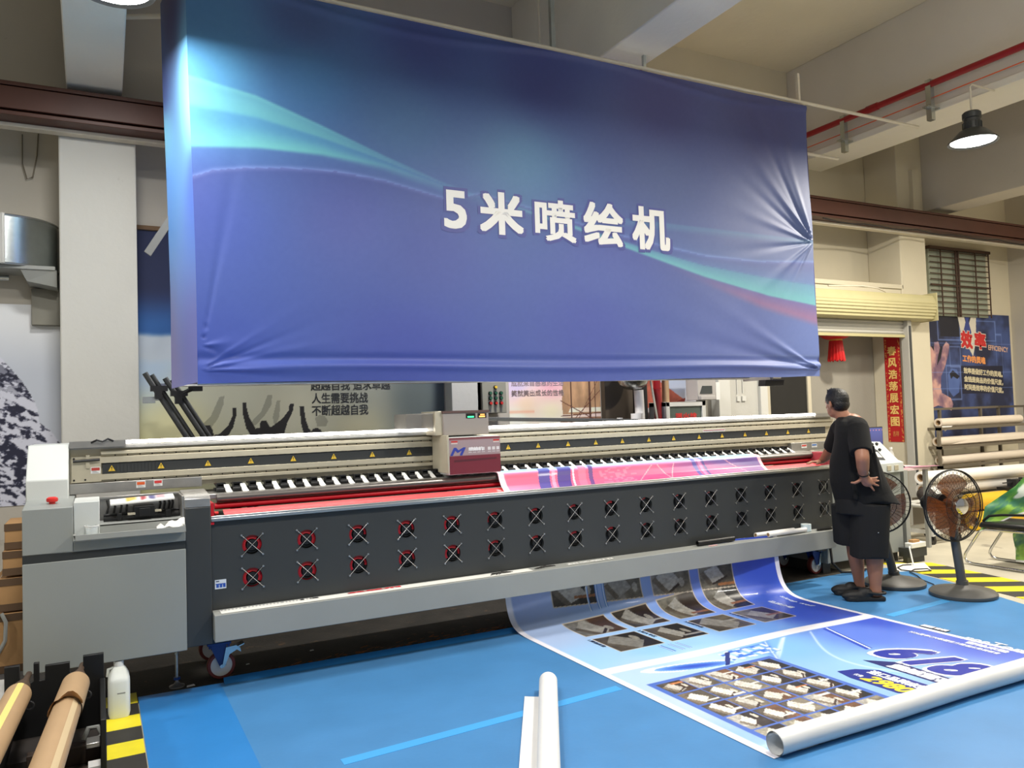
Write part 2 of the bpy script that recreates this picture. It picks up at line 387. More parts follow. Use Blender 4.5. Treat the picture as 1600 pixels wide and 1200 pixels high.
# red sprinkler pipe along the right beam, its hangers and the orange cable
b = MB().cyl((7.93,-3,4.99),(7.93,7.2,4.99),.035,n=16)
for y in (1.5, 3.2, 5.95): b.cyl((7.93,y-.07,4.99),(7.93,y+.07,4.99),.043,n=16)
o = b.build('sprinkler_pipe', M['red_pipe']); tag(o, 'red fire pipe running along the side of the right ceiling beam', 'pipe')
o = MB().cyl((7.93,-3,4.86),(8.0,7.2,4.86),.006,n=6).build('orange_wire', M['orange']); tag(o, 'thin orange wire below the red ceiling pipe', 'wire')
hb = MB().box(7.90,7.96,-.03,.03,-.18,.26).box(7.84,8.05,-.035,.035,-.05,-.035).build('pipe_hanger', M['galv'])
hb.location = (0, 4.02, 5.0); tag(hb, 'galvanised slotted bracket holding the red pipe near the right frame edge', 'bracket', 'brackets along the red pipe')
for y, lab in ((5.25, 'slotted bracket under the red pipe where the white rail ends'), (6.35, 'small slotted bracket under the red pipe beside the sign')):
    k = hb.copy(); COL.objects.link(k); k.location = (0, y, 4.78); k['label'] = lab

# ------------------------------------------------------------------ floor covering
def sheet(name, pts, m, z=.004, parent=None, z0=0.0005):
    return MB().prism(pts, 'z', z0, z).build(name, m, parent)
main = sheet('floor_mat', [(.66,-7),(3.6,-7),(6.10,2.9),(6.36,3.67),(6.62,4.35),(6.84,5.14),(6.6,5.245),(.66,5.25)], M['mat_blue'])
MB().prism([(5.205,.003),(5.235,.010),(5.256,.030),(5.262,.031),(5.262,.027),(5.24,.006),(5.205,.001)], 'x', .68, 4.9).build('curled_edge', M['mat_blue2'], main)
tag(main, 'large blue vinyl floor covering in front of the printer', 'floor mat')
for pts in ([(1.0,3.69),(2.66,3.81),(2.66,3.88),(1.0,3.76)], [(5.25,3.98),(6.0,4.03),(6.0,4.10),(5.25,4.05)]):
    MB().prism(pts, 'z', .004, .0055).build('seam_tape', M['seam'], main)
side = sheet('floor_mat', [(.20,-7),(.66,-7),(.66,5.25),(.20,5.26)], M['mat_blue2'], .0045)
tag(side, 'narrow brighter blue vinyl strip beside the yellow and black tape on the left', 'floor mat')
def hazard(a0, a1, b0, b1, n, slant, label):
    """striped tape between the edge a0-a1 and the edge b0-b1"""
    a0, a1, b0, b1 = (Vector((*q, 0)) for q in (a0, a1, b0, b1)); m = MB()
    for i in range(n):
        t0, t1 = i/n, (i+1)/n
        s0, s1 = t0+slant, t1+slant
        q = [a0.lerp(a1,t0), a0.lerp(a1,t1), b0.lerp(b1,s1), b0.lerp(b1,s0)]
        m.mat(i % 2).prism([(v.x, v.y) for v in q], 'z', .0005, .0035)
    o = m.build('hazard_tape', [M['yellow'], M['black_tape']]); return tag(o, label, 'tape')
hazard((.195,5.36),(.195,.56),(-.02,5.3),(-.02,.5), 24, -.012, 'yellow and black striped floor tape beside the black roll rack on the left')
hazard((6.92,5.40),(5.9,1.1),(7.36,5.35),(6.6,1.1), 22, .06, 'yellow and black striped floor tape by the pedestal fans on the right')
# ================================================================== hanging sign
SY, SX0, SX1, SZ0, SZ1 = 5.40, .575, 6.225, 1.865, 4.545
def curve(pts):
    a = np.array(pts); return lambda x: np.interp(x, a[:, 0], a[:, 1])
SW1T = curve([(.5,3.88),(.97,3.80),(1.40,3.66),(1.86,3.50),(2.30,3.36),(2.8,3.24),(7,3.2)])
SW1M = curve([(.5,3.62),(.97,3.60),(1.40,3.52),(1.86,3.44),(2.30,3.345),(2.8,3.22),(7,3.2)])
SW1B = curve([(.5,3.39),(.97,3.44),(1.40,3.45),(1.86,3.42),(2.30,3.33),(2.8,3.21),(7,3.2)])
LINE = curve([(.5,3.17),(.7,3.26),(.9,3.30),(1.17,3.33),(1.5,3.345),(1.85,3.32),(2.35,3.23),(2.62,3.30),(3.0,3.24),(3.48,3.15),(4.12,3.05),(4.83,2.97),(5.5,2.955),(6.3,3.0)])
SW3T = curve([(2.3,3.33),(2.9,3.24),(3.48,3.13),(4.12,3.0),(4.82,2.885),(5.6,2.81),(6.3,2.765)])
SW3B = curve([(2.3,3.325),(2.9,3.225),(3.48,3.10),(4.12,2.945),(4.82,2.78),(5.59,2.64),(6.3,2.56)])
RED = curve([(4.3,2.88),(4.88,2.70),(5.5,2.52),(6.3,2.36)])
REDT = curve([(4.3,2.90),(4.88,2.765),(5.5,2.65),(6.3,2.55)])
BASE = [(.6,2.0,(62,80,186)),(.6,2.9,(70,88,190)),(2.,2.1,(66,76,172)),(2.2,2.8,(74,84,170)),(3.6,2.3,(76,84,172)),(3.8,2.8,(84,94,176)),(5.2,2.1,(96,104,182)),(6.1,2.1,(104,116,196)),
        (6.2,3.4,(92,100,160)),(5.4,3.3,(98,104,168)),(5.6,4.3,(66,66,130)),(4.4,4.3,(62,62,134)),(4.4,3.6,(82,92,156)),(3.2,4.3,(48,56,132)),(3.0,3.6,(86,122,180)),(2.2,4.4,(50,62,138)),
        (2.,3.75,(72,104,168)),(1.3,4.0,(66,112,182)),(.7,4.3,(66,112,176)),(.7,3.95,(84,146,216)),(1.3,4.4,(56,76,142)),(1.6,3.0,(84,92,178))]
def sign_col(X, Z):
    c = idw(BASE, X, Z, 2.6, 1.4)
    fade = 1 - sstep(1.1, 2.5, X)
    soft = sstep(SW1T(X)-.0-.02, SW1T(X)+.012, Z)
    in1 = (1-sstep(SW1T(X)-.006, SW1T(X)+.012, Z))*sstep(SW1B(X)-.05*(1-fade)-.015, SW1B(X)+.02, Z)
    q = np.clip((Z-SW1B(X))/np.maximum(SW1T(X)-SW1B(X), .02), 0, 1)
    band = mixc((112,184,214), (82,144,208), sstep(.02, .50, q)); band = mixc(band, (104,170,210), sstep(.54, .64, q)); band = mixc(band, (90,150,206), sstep(.7, 1., q)*.5); band = mixc(band, (116,184,216), np.exp(-((q-.98)/.05)**2)*.5)
    c = mixc(c, band, in1*(.25+.75*fade))
    glow = np.exp(-np.clip(SW1B(X)-Z, 0, 9)/.10)*(Z < SW1B(X))*fade*.25
    c = mixc(c, (86,120,206), glow)
    d = Z-LINE(X); lw = np.clip(1.2-np.abs(X-2.6)*.0, 0, 1)
    c = mixc(c, (126,140,226), np.exp(-(d/.016)**2)*(.75-.35*sstep(1.5, 2.6, X)+.25*sstep(3., 4.5, X))*lw)
    c = mixc(c, (66,58,140), np.exp(-np.clip(-d, 0, 9)/.16)*(d < 0)*.38)
    in3 = (1-sstep(SW3T(X)-.012, SW3T(X)+.012, Z))*sstep(SW3B(X)-.012, SW3B(X)+.012, Z)*sstep(2.2, 3.6, X)
    q3 = np.clip((Z-SW3B(X))/np.maximum(SW3T(X)-SW3B(X), .01), 0, 1)
    c = mixc(c, mixc((112,178,202), (94,140,190), q3), in3*.9)
    above = np.exp(-np.clip(Z-SW3T(X), 0, 9)/.12)*(Z >= SW3T(X))*sstep(3.6, 5., X)*.45
    c = mixc(c, (102,140,206), above)
    inr = (1-sstep(SW3B(X)-.01, SW3B(X)+.01, Z))*sstep(RED(X)-.03, RED(X)+.06, Z)*sstep(4.2, 5.6, X)
    qr = np.clip((SW3B(X)-Z)/np.maximum(SW3B(X)-RED(X), .02), 0, 1)
    c = mixc(c, mixc((112,92,168), (172,104,146), qr), inr*.8)
    c = mixc(c, (214,214,226), np.exp(-((Z-(2.10-.004*X))/.008)**2)*.10*sstep(3.2, 4.2, X))
    return c*np.array((.93,.99,.88)) + (noise(X, Z, 40, 2)[..., None]-.5)*5
def ray_fold(X, Z, cx, cz, ang, wid, length, amp):
    dx, dz = X-cx, Z-cz; r = np.hypot(dx, dz)+1e-6; a = np.arctan2(dz, dx)-ang; a = (a+PI) % (2*PI)-PI
    return amp*np.exp(-(a/wid)**2)*np.exp(-r/length)*sstep(0, .05, r)*np.cos(np.clip(a/wid*1.2, -PI, PI))
def sign_y(X, Z):
    y = np.full_like(X, SY)
    y = y + .012*(noise(X, Z, .8, 3)-.5)*sstep(0, .4, X-SX0)*sstep(0, .4, SX1-X)
    for a, wd, ln, am in ((-.02,.07,1.2,-.018),(.22,.06,.35,-.016),(.40,.06,.3,.016),(.58,.07,.25,-.012)): y = y + ray_fold(X, Z, SX0+.01, 1.955, a, wd, ln, am)
    for a, wd, ln, am in ((.15,.25,.08,-.02),(1.38,.05,.6,.012),(-.4,.25,.07,.02)): y = y + ray_fold(X, Z, SX0+.03, 2.11, a, wd, ln, am)
    for a, wd, ln, am in ((2.35,.09,.7,-.035),(2.1,.07,.8,.03),(2.62,.08,.6,.028),(2.9,.08,.5,-.024),(3.3,.08,.6,.022),(3.75,.10,.5,-.026),(4.1,.09,.45,.02),(1.9,.08,.6,-.022)): y = y + ray_fold(X, Z, SX1-.005, 3.19, a, wd, ln, am)
    for a, wd, ln, am in ((2.7,.08,.5,-.03),(2.95,.07,.8,.025),(3.1,.05,.9,-.02)): y = y + ray_fold(X, Z, SX1, 1.93, a, wd, ln, am)
    y = y - .016*np.exp(-((Z-1.975)/.03)**2)*sstep(.0, .5, X-SX0) + .010*np.exp(-((Z-2.03)/.03)**2)
    y = y - .012*np.exp(-((Z-(4.50-.05*np.sin((X-1.3)*2.0)))/.03)**2)
    return y
def sign_pos(X, Z):
    e = .010*np.sin((Z-SZ0)*5.3)                                           # edges that pull in a little between the ties
    Xe = X + e*sstep(SX1-.5, SX1, X) - .035*sstep(2.4, SZ1, Z)*(1-sstep(SX0, SX0+.5, X)) - .025*sstep(2.2, 4.5, Z)*sstep(SX1-1., SX1, X)
    Zs = Z + .012*np.sin((X-SX0)*1.7)*(1-sstep(SZ0, SZ0+.3, Z)) + .018*sstep(5.6, 6.2, X)*(1-sstep(SZ0, SZ0+.3, Z))
    return Xe, sign_y(X, Z), Zs
sign = thing('hanging_sign', 'huge blue fabric sign with white lettering hanging above the printer', 'sign', (3.4, 5.4, SZ0))
P = Print(); P.grid(np.linspace(SX0, SX1, 420), np.linspace(SZ0, SZ1, 280), sign_pos, sign_col)
fr = lambda X, Z: (lambda q: (q[0], q[1]-.004, q[2]))(sign_pos(X, Z))
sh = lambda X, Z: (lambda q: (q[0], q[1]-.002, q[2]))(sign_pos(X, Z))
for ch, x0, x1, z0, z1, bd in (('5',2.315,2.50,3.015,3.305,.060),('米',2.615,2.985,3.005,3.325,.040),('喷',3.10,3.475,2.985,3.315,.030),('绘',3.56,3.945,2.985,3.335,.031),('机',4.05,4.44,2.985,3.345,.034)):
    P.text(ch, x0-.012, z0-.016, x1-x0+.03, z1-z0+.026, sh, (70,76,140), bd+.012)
    rr_ = bd*.29; P.text(ch, x0+rr_*.5, z0+rr_*.5, x1-x0-rr_, z1-z0-rr_, fr, (226,224,218), bd)
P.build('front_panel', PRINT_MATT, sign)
# left return panel, flaring back a little
def left_col(V, Z):
    c = idw([(0,2.,(112,116,182)),(1,2.,(128,126,180)),(0,3.2,(88,120,214)),(1,3.2,(98,150,220)),(0,3.6,(140,220,244)),(1,3.6,(110,170,200)),(0,3.9,(120,190,236)),(1,3.9,(70,84,140)),(.5,4.4,(66,66,108))], V, Z, 3, 1)
    return c
left_pos = lambda V, Z: (SX0 - .035*sstep(2.4, SZ1, Z) - V*.115 - .02*np.sin(PI*V)*np.sin((Z-SZ0)*3), SY + V*.50 + .01*np.sin(Z*7)*V, Z + V*(.0+.03*np.sin(Z*2)))
Print().grid(np.linspace(0, 1, 16), np.linspace(SZ0+.01, SZ1, 60), left_pos, left_col).build('left_panel', PRINT_MATT, sign, True)
Print().grid(np.linspace(0, 1, 8), np.linspace(SZ0+.04, SZ1, 30), lambda V, Z: (SX1 - .025*sstep(2.2, 4.5, Z) + V*.01, SY + V*.50, Z), lambda V, Z: idw([(0,2,(110,112,176)),(0,4,(70,70,130))], V, Z)).build('right_panel', PRINT_MATT, sign, True)
b = MB().cyl((SX0-.02,5.43,4.575),(7.97,5.43,4.595),.016,n=10)
b.build('top_rail', M['white_pipe'], sign)
MB().cyl((SX0-.1,5.93,4.575),(6.22,5.93,4.59),.014,n=10).cyl((SX0-.05,5.42,4.57),(SX0-.12,5.93,4.57),.014,n=8).cyl((SX1,5.43,4.58),(SX1,5.93,4.58),.014,n=8).build('back_rail', M['white_pipe'], sign)
MB().cyl((SX0,5.425,1.868),(SX1-.9,5.425,1.868),.012,n=8).cyl((SX0-.08,5.90,1.885),(SX1,5.90,1.90),.014,n=8).build('bottom_rail', M['steel'], sign)
MB().cyl((6.20,5.93,4.31),(7.28,5.93,4.31),.016,n=10).build('side_rail', M['white_pipe'], sign)
MB().cyl((-.15,6.3,4.52),(SX0-.1,5.95,4.50),.018,n=10).build('left_rail', M['white_pipe'], sign)
for x, y, z1, m, r in ((3.38,5.5,5.10,'galv',.018),(4.32,5.5,4.74,'galv',.014),(6.17,5.45,4.88,'white_pipe',.014)):
    MB().box(x-r,x+r,y-r,y+r,4.58,z1).build('hanger_rod', M[m], sign)
MB().cyl((.52,5.9,2.9),(.56,5.9,4.5),.012,n=6).build('rear_upright', M['steel'], sign)
MB().prism([(.30,2.80),(.34,2.77),(.56,3.14),(.52,3.17)], 'y', 5.90, 5.915).build('strap', mat('dull_grey_strap', (104,104,100), .6), sign)

# floodlight under the sign
fl = thing('floodlight', 'black floodlight hanging under the right end of the blue sign', 'lamp', (5.75, 5.6, 1.80))
MB().hexa([(5.60,5.50,1.795),(5.84,5.50,1.795),(5.87,5.62,1.80),(5.63,5.62,1.80),(5.61,5.50,1.855),(5.86,5.50,1.855),(5.88,5.62,1.86),(5.64,5.62,1.86)]).build('housing', M['black'], fl, .004)
MB().box(5.72,5.76,5.55,5.91,1.86,1.89).build('bracket', M['steel'], fl)
# ================================================================== printed banner (one long sheet of media)
BX0, BX1 = 2.70, 5.155
def bez(t): return 3*(1-t)**2*t*np.array([.30])[0] + 3*(1-t)*t**2*.39 + t**3*.39, 3*(1-t)*t**2*.04 + t**3*.5
_t = np.linspace(0, 1, 80); _by, _bz = bez(_t)
_bs = np.concatenate([[0], np.cumsum(np.hypot(np.diff(_by), np.diff(_bz)))])
def ban_pos(dz=.007):
    def f(X, T):
        yb = 4.98 + (4.62-4.98)*(X-BX0)/(BX1-BX0); s = np.clip(T-yb, 0, _bs[-1])
        y = np.minimum(T, yb) + np.interp(s, _bs, _by); z = np.interp(s, _bs, _bz)
        rip = .004*np.sin(T*9+X*2)*sstep(4.0, 4.1, T)*(1-sstep(4.2, 4.35, T))
        up = sstep(yb+.1, yb+.45, T)
        return X, y - dz*up*.6, z + dz*(1-up) + np.maximum(rip, 0) 
    return f
def ban_photo(u, v, k):
    """a small picture of a pale mattress in a dark showroom"""
    r = np.random.default_rng(k); a = r.random(8)
    bgc = [(46,38,34),(92,84,72),(70,52,40),(34,32,34),(128,120,104),(110,78,56)][int(a[0]*6)]; fl = [(150,144,128),(112,100,86),(84,76,66),(170,166,158)][int(a[1]*4)]
    c = mixc(np.zeros(u.shape+(3,))+np.array(bgc), fl, sstep(.42, .5, 1-v+.25*(a[2]-.5)*u))
    n = noise(u*3+k*1.7, v*3, 2.2, k % 8)
    c = c*(.75+.5*n[..., None])
    e = (u-.5)*(.8+.5*a[3])+(v-.45)*(1.1-.5*a[4]); g = (v-.45)*.9-(u-.5)*(.25+.3*a[5])
    bl = .40+.10*a[2]; bw = .15+.12*a[5]; bed = (np.abs(e) < bl) & (np.abs(g) < bw); side = (np.abs(e) < bl) & (g > -bw-.15) & (g <= -bw)
    c = np.where(bed[..., None], np.array((214,210,200))*(.88+.2*a[6]), c); c = np.where(side[..., None], np.array((128,116,100)), c)
    if a[7] > .6: hb = (np.abs(e-.38) < .05) & (g > -.25) & (g < .3); c = np.where(hb[..., None], (60,40,32), c)
    if a[1] > .35: c = np.where((((v-.75-.1*a[3])**2*6+(u-.3-.4*a[0])**2 < .03))[..., None], np.array((206,200,186)), c)
    if a[4] > .5: c = np.where(((np.abs(u-.1-.8*a[6]) < .05) & (v > .5))[..., None], np.array((186,120,70) if a[3] > .6 else (222,220,214)), c)
    c = c*(.8+.45*noise(u*6+k, v*6, 2.6, (k+3) % 8)[..., None])
    return np.clip(c, 8, 245)
GX = np.linspace(2.845, 3.765, 6); GT = np.linspace(2.60, 3.765, 7)
ROWS = [(3.07,3.43),(3.50,3.82),(3.93,4.27),(4.37,4.68)]
def ban_col(X, T):
    nz = noise(X, T, 1.2, 1)
    c = idw([(2.8,2.8,(150,186,236)),(2.8,3.5,(186,206,240)),(2.9,4.0,(180,208,244)),(3.4,4.0,(196,220,246)),(4.0,3.9,(124,180,236)),(4.2,3.3,(150,196,240)),(4.7,3.8,(92,124,220)),(5.1,3.2,(84,104,206)),(5.1,4.0,(48,80,196)),(4.5,2.8,(150,180,236)),
             (2.8,4.3,(160,206,246)),(3.3,4.3,(150,202,246)),(2.8,5.0,(176,198,236)),(2.8,5.6,(168,184,228)),(3.6,4.3,(158,206,244)),(4.2,4.3,(116,166,236)),(4.8,4.4,(52,80,190)),(5.1,4.4,(44,66,170)),(4.3,5.2,(110,140,222)),(4.95,5.3,(50,80,196)),(3.6,5.4,(150,180,232))], X, T, 3.)
    for a, bq, wd, col, al in ((.9,.6,.016,(226,240,252),.75),(1.0,.35,.01,(226,240,252),.6),(-.5,6.0,.012,(220,236,252),.6),(2.2,-4.9,.05,(70,110,214),.5),(2.2,-5.03,.01,(230,240,252),.7)):
        d = T-(a*(X-3.9)*.55+3.85+.10*np.sin(X*3+bq)) if a != -.5 else X-(4.35+.25*np.sin(T*3.2))
        c = mixc(c, col, al*np.exp(-(d/wd)**2)*((T < 4.04) & (X > 3.3)))
    st = ((X > 4.40) & (X < 4.62) & (T > 3.55) & (T < 4.04)); dd = X-(4.44+.33*(T-3.58))
    c = np.where((st & (np.abs(dd) < .030))[..., None], np.array((42,74,190)), c); c = np.where((st & (np.abs(dd-.01) < .007))[..., None], np.array((222,234,252)), c)
    lob = ((X-3.27)/.26)**2+((T-3.90+.25*(X-3.27))/.055)**2
    c = np.where((lob < 1)[..., None], mixc((36,78,196), (120,174,238), np.clip(lob*1.1, 0, 1)), c)
    c = np.where(((lob >= 1) & (lob < 1.8) & (T > 3.86))[..., None], np.array((226,234,248)), c)
    tech = (X > 3.55) & (X < 3.95) & (T > 3.84) & (T < 4.02); tn = np.floor(X*28)*7.1+np.floor(T*40)*3.3
    c = np.where((tech & ((np.sin(tn*12.9898) % 1) > .55))[..., None], np.array((222,236,250)), c); c = np.where((tech & ((np.sin(tn*7.13) % 1) > .75))[..., None], np.array((60,120,220)), c)
    st2 = (np.abs(X-(3.45+.9*(T-3.8))) < .02) & (T > 3.8) & (T < 4.0); c = np.where(st2[..., None], np.array((26,44,120)), c)
    # block of product pictures
    blk = (X > 2.815) & (X < 3.795) & (T < 3.795); c = np.where(blk[..., None], np.array((74,110,196)), c)
    for i in range(5):
        for j in range(6):
            x0, x1, t0, t1 = GX[i]+.006, GX[i+1]-.006, GT[j]+.007, GT[j+1]-.007
            k = (X > x0) & (X < x1) & (T > t0) & (T < t1)
            if k.any(): c[k] = ban_photo(1-(T[k]-t0)/(t1-t0), (X[k]-x0)/(x1-x0), 100+i*7+j*13)
    # first panel: three rows of four pictures
    YB = 4.98 + (4.62-4.98)*(X-BX0)/(BX1-BX0); T_ = T
    for rI, (t0, t1) in enumerate(((4.40,4.74),(4.82,5.14),(.385,.60))):
        T = T_ if rI < 2 else T_-YB
        for i, (x0, x1) in enumerate(ROWS):
            sft = 0
            k0 = (X > x0-.008) & (X < x1+.008) & (T > t0+sft-.008) & (T < t1+sft+.008); k = (X > x0) & (X < x1) & (T > t0+sft) & (T < t1+sft)
            c[k0] = (206,192,172)
            if k.any():
                p = ban_photo(1-(T[k]-t0-sft)/(t1-t0), (X[k]-x0)/(x1-x0), 11+i*5+rI*17); c[k] = p*(.62 if rI < 2 else .75)
    T = T_
    for x0 in (3.36, 3.44, 3.50): 
        k = (np.abs(X-x0) < .012) & (T > 4.2) & (T < 4.36) | (np.abs(X-x0) < .010) & (T > 5.2) & (T < 5.4)
        c = np.where(k[..., None], mixc((70,130,210), (220,236,250), (np.abs(X-x0) < .004)), c)
    c = mixc(c, (236,234,240), sstep(4.045, 4.055, T+.01*np.sin(X*4))*(1-sstep(4.145, 4.155, T+.01*np.sin(X*4))))
    c = mixc(c, (238,236,244), 1-sstep(2.742, 2.748, X)); c = mixc(c, (236,234,244), sstep(5.110, 5.116, X))
    return c
ban = thing('printed_banner', 'long printed blue poster lying on the floor under the printer with its near end rolled', 'banner', (3.93, 4.0, 0))
P = Print(); fp = ban_pos(.007); f1 = ban_pos(.0085); f2 = ban_pos(.0095); f3 = ban_pos(.0105); dn, rt_ = (0, -1), (1, 0)
P.grid(np.linspace(BX0, BX1, 330), np.concatenate([np.linspace(2.70, 4.6, 250), np.linspace(4.61, 5.70, 190)]), fp, ban_col)
P.text('resTonic', 5.105, 3.37, .47, .105, f1, (236,240,250), .03, .15, dn, rt_)
P.text('蕾絲床墊', 5.035, 3.30, .27, .055, f1, (236,240,250), .05, 0, dn, rt_)
P.text('2026夏季CP0軟體官方精選床墊展銷會', 4.965, 3.66, .62, .045, f1, (226,232,248), .04, 0, dn, rt_)
P.poly([(5.17,3.72),(5.17,3.52),(5.23,3.52),(5.23,3.72)], f1, (40,44,70)); P.poly([(5.175,3.715),(5.175,3.625),(5.225,3.625),(5.225,3.715)], f2, (232,234,240)); P.text('官網', 5.178, 3.615, .09, .045, f2, (232,232,236), .05, 0, dn, rt_)
P.text('618', 4.345, 3.485, .615, .36, f1, (232,236,248), .13, .45, dn, rt_); P.text('618', 4.36, 3.47, .595, .33, f2, (34,50,160), .075, .45, dn, rt_)
P.poly([(4.20,3.42),(4.335,3.28),(4.315,2.74),(4.19,2.74)], f1, (30,40,110)); P.text('震撼驚喜價', 4.215, 3.26, .50, .085, f2, (238,240,248), .07, .1, dn, rt_)
P.poly([(3.90,3.36),(4.02,3.33),(4.12,3.24),(4.125,2.88),(4.05,2.85),(3.93,2.86),(3.875,2.94),(3.87,3.24)], f1, (28,44,140))
P.text('进口品牌床垫', 4.02, 3.25, .37, .07, f2, (236,240,248), .06, 0, dn, rt_); P.text('2980', 3.90, 3.20, .29, .10, f2, (238,214,60), .07, .3, dn, rt_); P.text('仅售', 3.925, 3.27, .055, .035, f2, (226,232,248), .04, 0, dn, rt_)
for i, s_ in enumerate(('1.精选床垫','2.枕头专区','3.床架样品','4.沙发展示')): P.text(s_, ROWS[i][0]-.045, 4.74, .2, .03, f1, (38,44,74), .03, 0, dn, rt_)
P.text('品牌介绍', 4.83, 4.82, .24, .05, f1, (214,224,244), .03, 0, dn, rt_)
P.text('sleep well', 4.99, 4.86, .34, .05, f1, (206,218,242), .02, .3, dn, rt_)
P.build('floor_sheet', PRINT, ban)
# the rolled near end
def spiral(Xn):
    th = np.linspace(-PI/2, 4.6*PI, 90); r = .057 - .0022*(th+PI/2)/PI
    return 2.715 - r*np.cos(th+PI/2-PI/2)*0 + r*np.sin(th-PI)*0 + r*np.cos(th), .060 + r*np.sin(th)
ty, tz = spiral(0)
PR = Print()
PR.grid(np.linspace(BX0+.03, BX1, 60), np.arange(len(ty)), lambda X, k: (X + .0*k, np.interp(k, np.arange(len(ty)), ty) + .004*np.sin(X*5), np.interp(k, np.arange(len(ty)), tz)),
        lambda X, k: np.clip(np.array((226,226,224)) + (noise(X*3, k*.12, 2, 4)[..., None]-.5)*16, 0, 255))
PR.build('rolled_end', PRINT, ban)
# the part still on the printer, freshly printed in pink
pk = np.array([(5.47,1.176),(5.30,1.174),(5.262,1.168),(5.245,1.15),(5.232,1.12),(5.20,1.075),(5.16,1.045),(5.138,1.03)])
pd = np.concatenate([[0], np.cumsum(np.hypot(*np.diff(pk, axis=0).T))]); L_ = pd[-1]
def pink_pos(X, V): s = (1-V)*L_; return X, np.interp(s, pd, pk[:, 0]) - .003, np.interp(s, pd, pk[:, 1]) + .006
def pink_col(X, V):
    c = idw([(2.7,.0,(250,120,160)),(2.7,.35,(238,84,120)),(3.3,.2,(240,86,120)),(3.9,.3,(238,84,126)),(4.2,.1,(206,60,112)),(4.5,.3,(150,62,130)),(4.8,.15,(176,66,128)),(5.1,.3,(84,54,130)),(5.15,.1,(110,58,130)),(4.8,.4,(92,66,140))], X, V, 3, 6)
    c = mixc(c, (150,190,238), sstep(.40, .50, V)); c = mixc(c, (208,226,244), sstep(.6, .8, V))
    for x0, wd, sl, col in ((3.02,.05,-.10,(44,56,140)),(3.10,.015,-.1,(232,150,180)),(3.20,.06,-.12,(40,44,128)),(3.28,.008,-.1,(240,214,230)),(3.36,.035,-.1,(240,110,140)),(3.44,.02,-.1,(70,52,120)),(4.47,.02,.02,(60,60,150)),(4.53,.016,.02,(190,120,170)),(4.57,.012,.02,(58,50,130))):
        c = mixc(c, col, (np.abs(X-(x0+sl*(.5-V))) < wd)*.85*(1-sstep(.5,.8,V)))
    for x0, sl in ((3.95,.5),(4.12,-.2),(4.22,.25),(4.9,-.5)): c = mixc(c, (246,170,170), (np.abs(X-(x0+sl*(V-.25))) < .006)*.7*(V < .42))
    tn = np.floor(X*34)*7.1+np.floor(V*30)*3.3; c = np.where(((X > 3.5) & (X < 3.85) & (V < .42) & ((np.sin(tn*12.98)*43.7 % 1) > .66))[..., None], np.array((226,110,140)), c)
    return mixc(mixc(c, (250,206,220), 1-sstep(2.665, 2.672, X)), (250,170,180), sstep(5.196, 5.202, X))
Print().grid(np.linspace(2.62, 5.235, 420), np.linspace(0, 1, 60), pink_pos, pink_col).build('fresh_print', PRINT, ban)
# ================================================================== the printer
pr = thing('large_format_printer', 'long grey wide-format printer with rows of fans on its dark front panel', 'printer', (3.0, 5.6, 0))
# service cabinet at the left end
b = MB(); b.box(-.36,.452,5.0,5.78,.30,.885).box(-.36,-.12,5.0,5.78,.93,1.02).box(-.12,.452,5.0,5.78,.93,.985)
b.prism([(5.0,1.02),(5.0,1.175),(5.30,1.20),(5.78,1.20),(5.78,1.02)], 'x', -.36, -.12)
cab = b.build('service_cabinet', M['grey_metal'], pr, .004)
MB().box(-.36,.452,5.003,5.77,.884,.932).build('dark_stripe', M['stripe'], cab)
MB().box(-.118,.010,5.03,5.36,.985,1.195).build('side_housing', M['pale_metal'], cab, .004)
# drip tray along its front
b = MB(); b.box(-.12,.448,4.945,4.955,.992,1.022).box(-.12,.448,4.955,5.09,.985,.995).box(-.12,-.108,4.945,5.03,.992,1.022).box(.438,.448,4.945,5.10,.992,1.03).box(.01,.448,5.085,5.095,.985,1.055).box(.01,.448,5.085,5.30,1.045,1.056)
b.build('drip_tray', M['tray'], cab, .002)
b = MB(); b.box(.01,.452,5.35,5.37,1.0,1.185).box(.442,.456,5.08,5.37,1.0,1.185).box(.01,.452,5.33,5.37,1.178,1.192)
b.build('bay_wall', M['steel'], cab, .002)
for x, z0 in ((.05,1.09),(.085,1.07),(.12,1.08),(.15,1.065),(.335,1.07),(.36,1.08),(.385,1.06),(.405,1.08)): MB().tube([(x,5.335,1.17),(x+.008,5.325,1.13),(x-.004,5.315,z0)], .006, n=6).build('ink_hose', M['black'], cab)
b = MB(); b.box(.03,.44,5.20,5.34,1.056,1.075).box(.19,.30,5.16,5.30,1.075,1.135).box(.215,.275,5.14,5.17,1.078,1.125).cyl((.03,5.24,1.09),(.44,5.24,1.095),.008,n=8).box(.10,.125,5.18,5.2,1.06,1.10).box(.36,.39,5.18,5.2,1.06,1.10)
b.build('capping_station', M['black'], cab, .002)
MB().box(.155,.195,5.15,5.17,1.09,1.102).box(.30,.335,5.15,5.17,1.098,1.11).build('brass_fitting', M['cream'], cab)
def wiper_col(U, V):
    c = np.zeros(U.shape+(3,))+np.array((226,226,222))
    for u0, u1, col in ((.22,.44,(220,170,60)),(.45,.60,(160,50,60)),(.58,.74,(60,60,120)),(.70,.9,(196,150,160))): c = mixc(c, col, sstep(u0, u0+.05, U)*(1-sstep(u1-.08, u1, U))*sstep(.25, .45, V+.1*np.sin(U*30))*.9)
    return c
P = Print(); P.grid(np.linspace(0,1,60), np.linspace(0,1,14), lambda U, V: (.065+U*.345, 5.17+V*.13, 1.158+.012*U+.018*V), wiper_col)
P.add([(.065,5.17,1.158),(.41,5.17,1.170),(.41,5.17,1.162),(.065,5.17,1.150)], [[0,1,2,3]], (214,214,210))
P.build('wiper_plate', PRINT, cab)
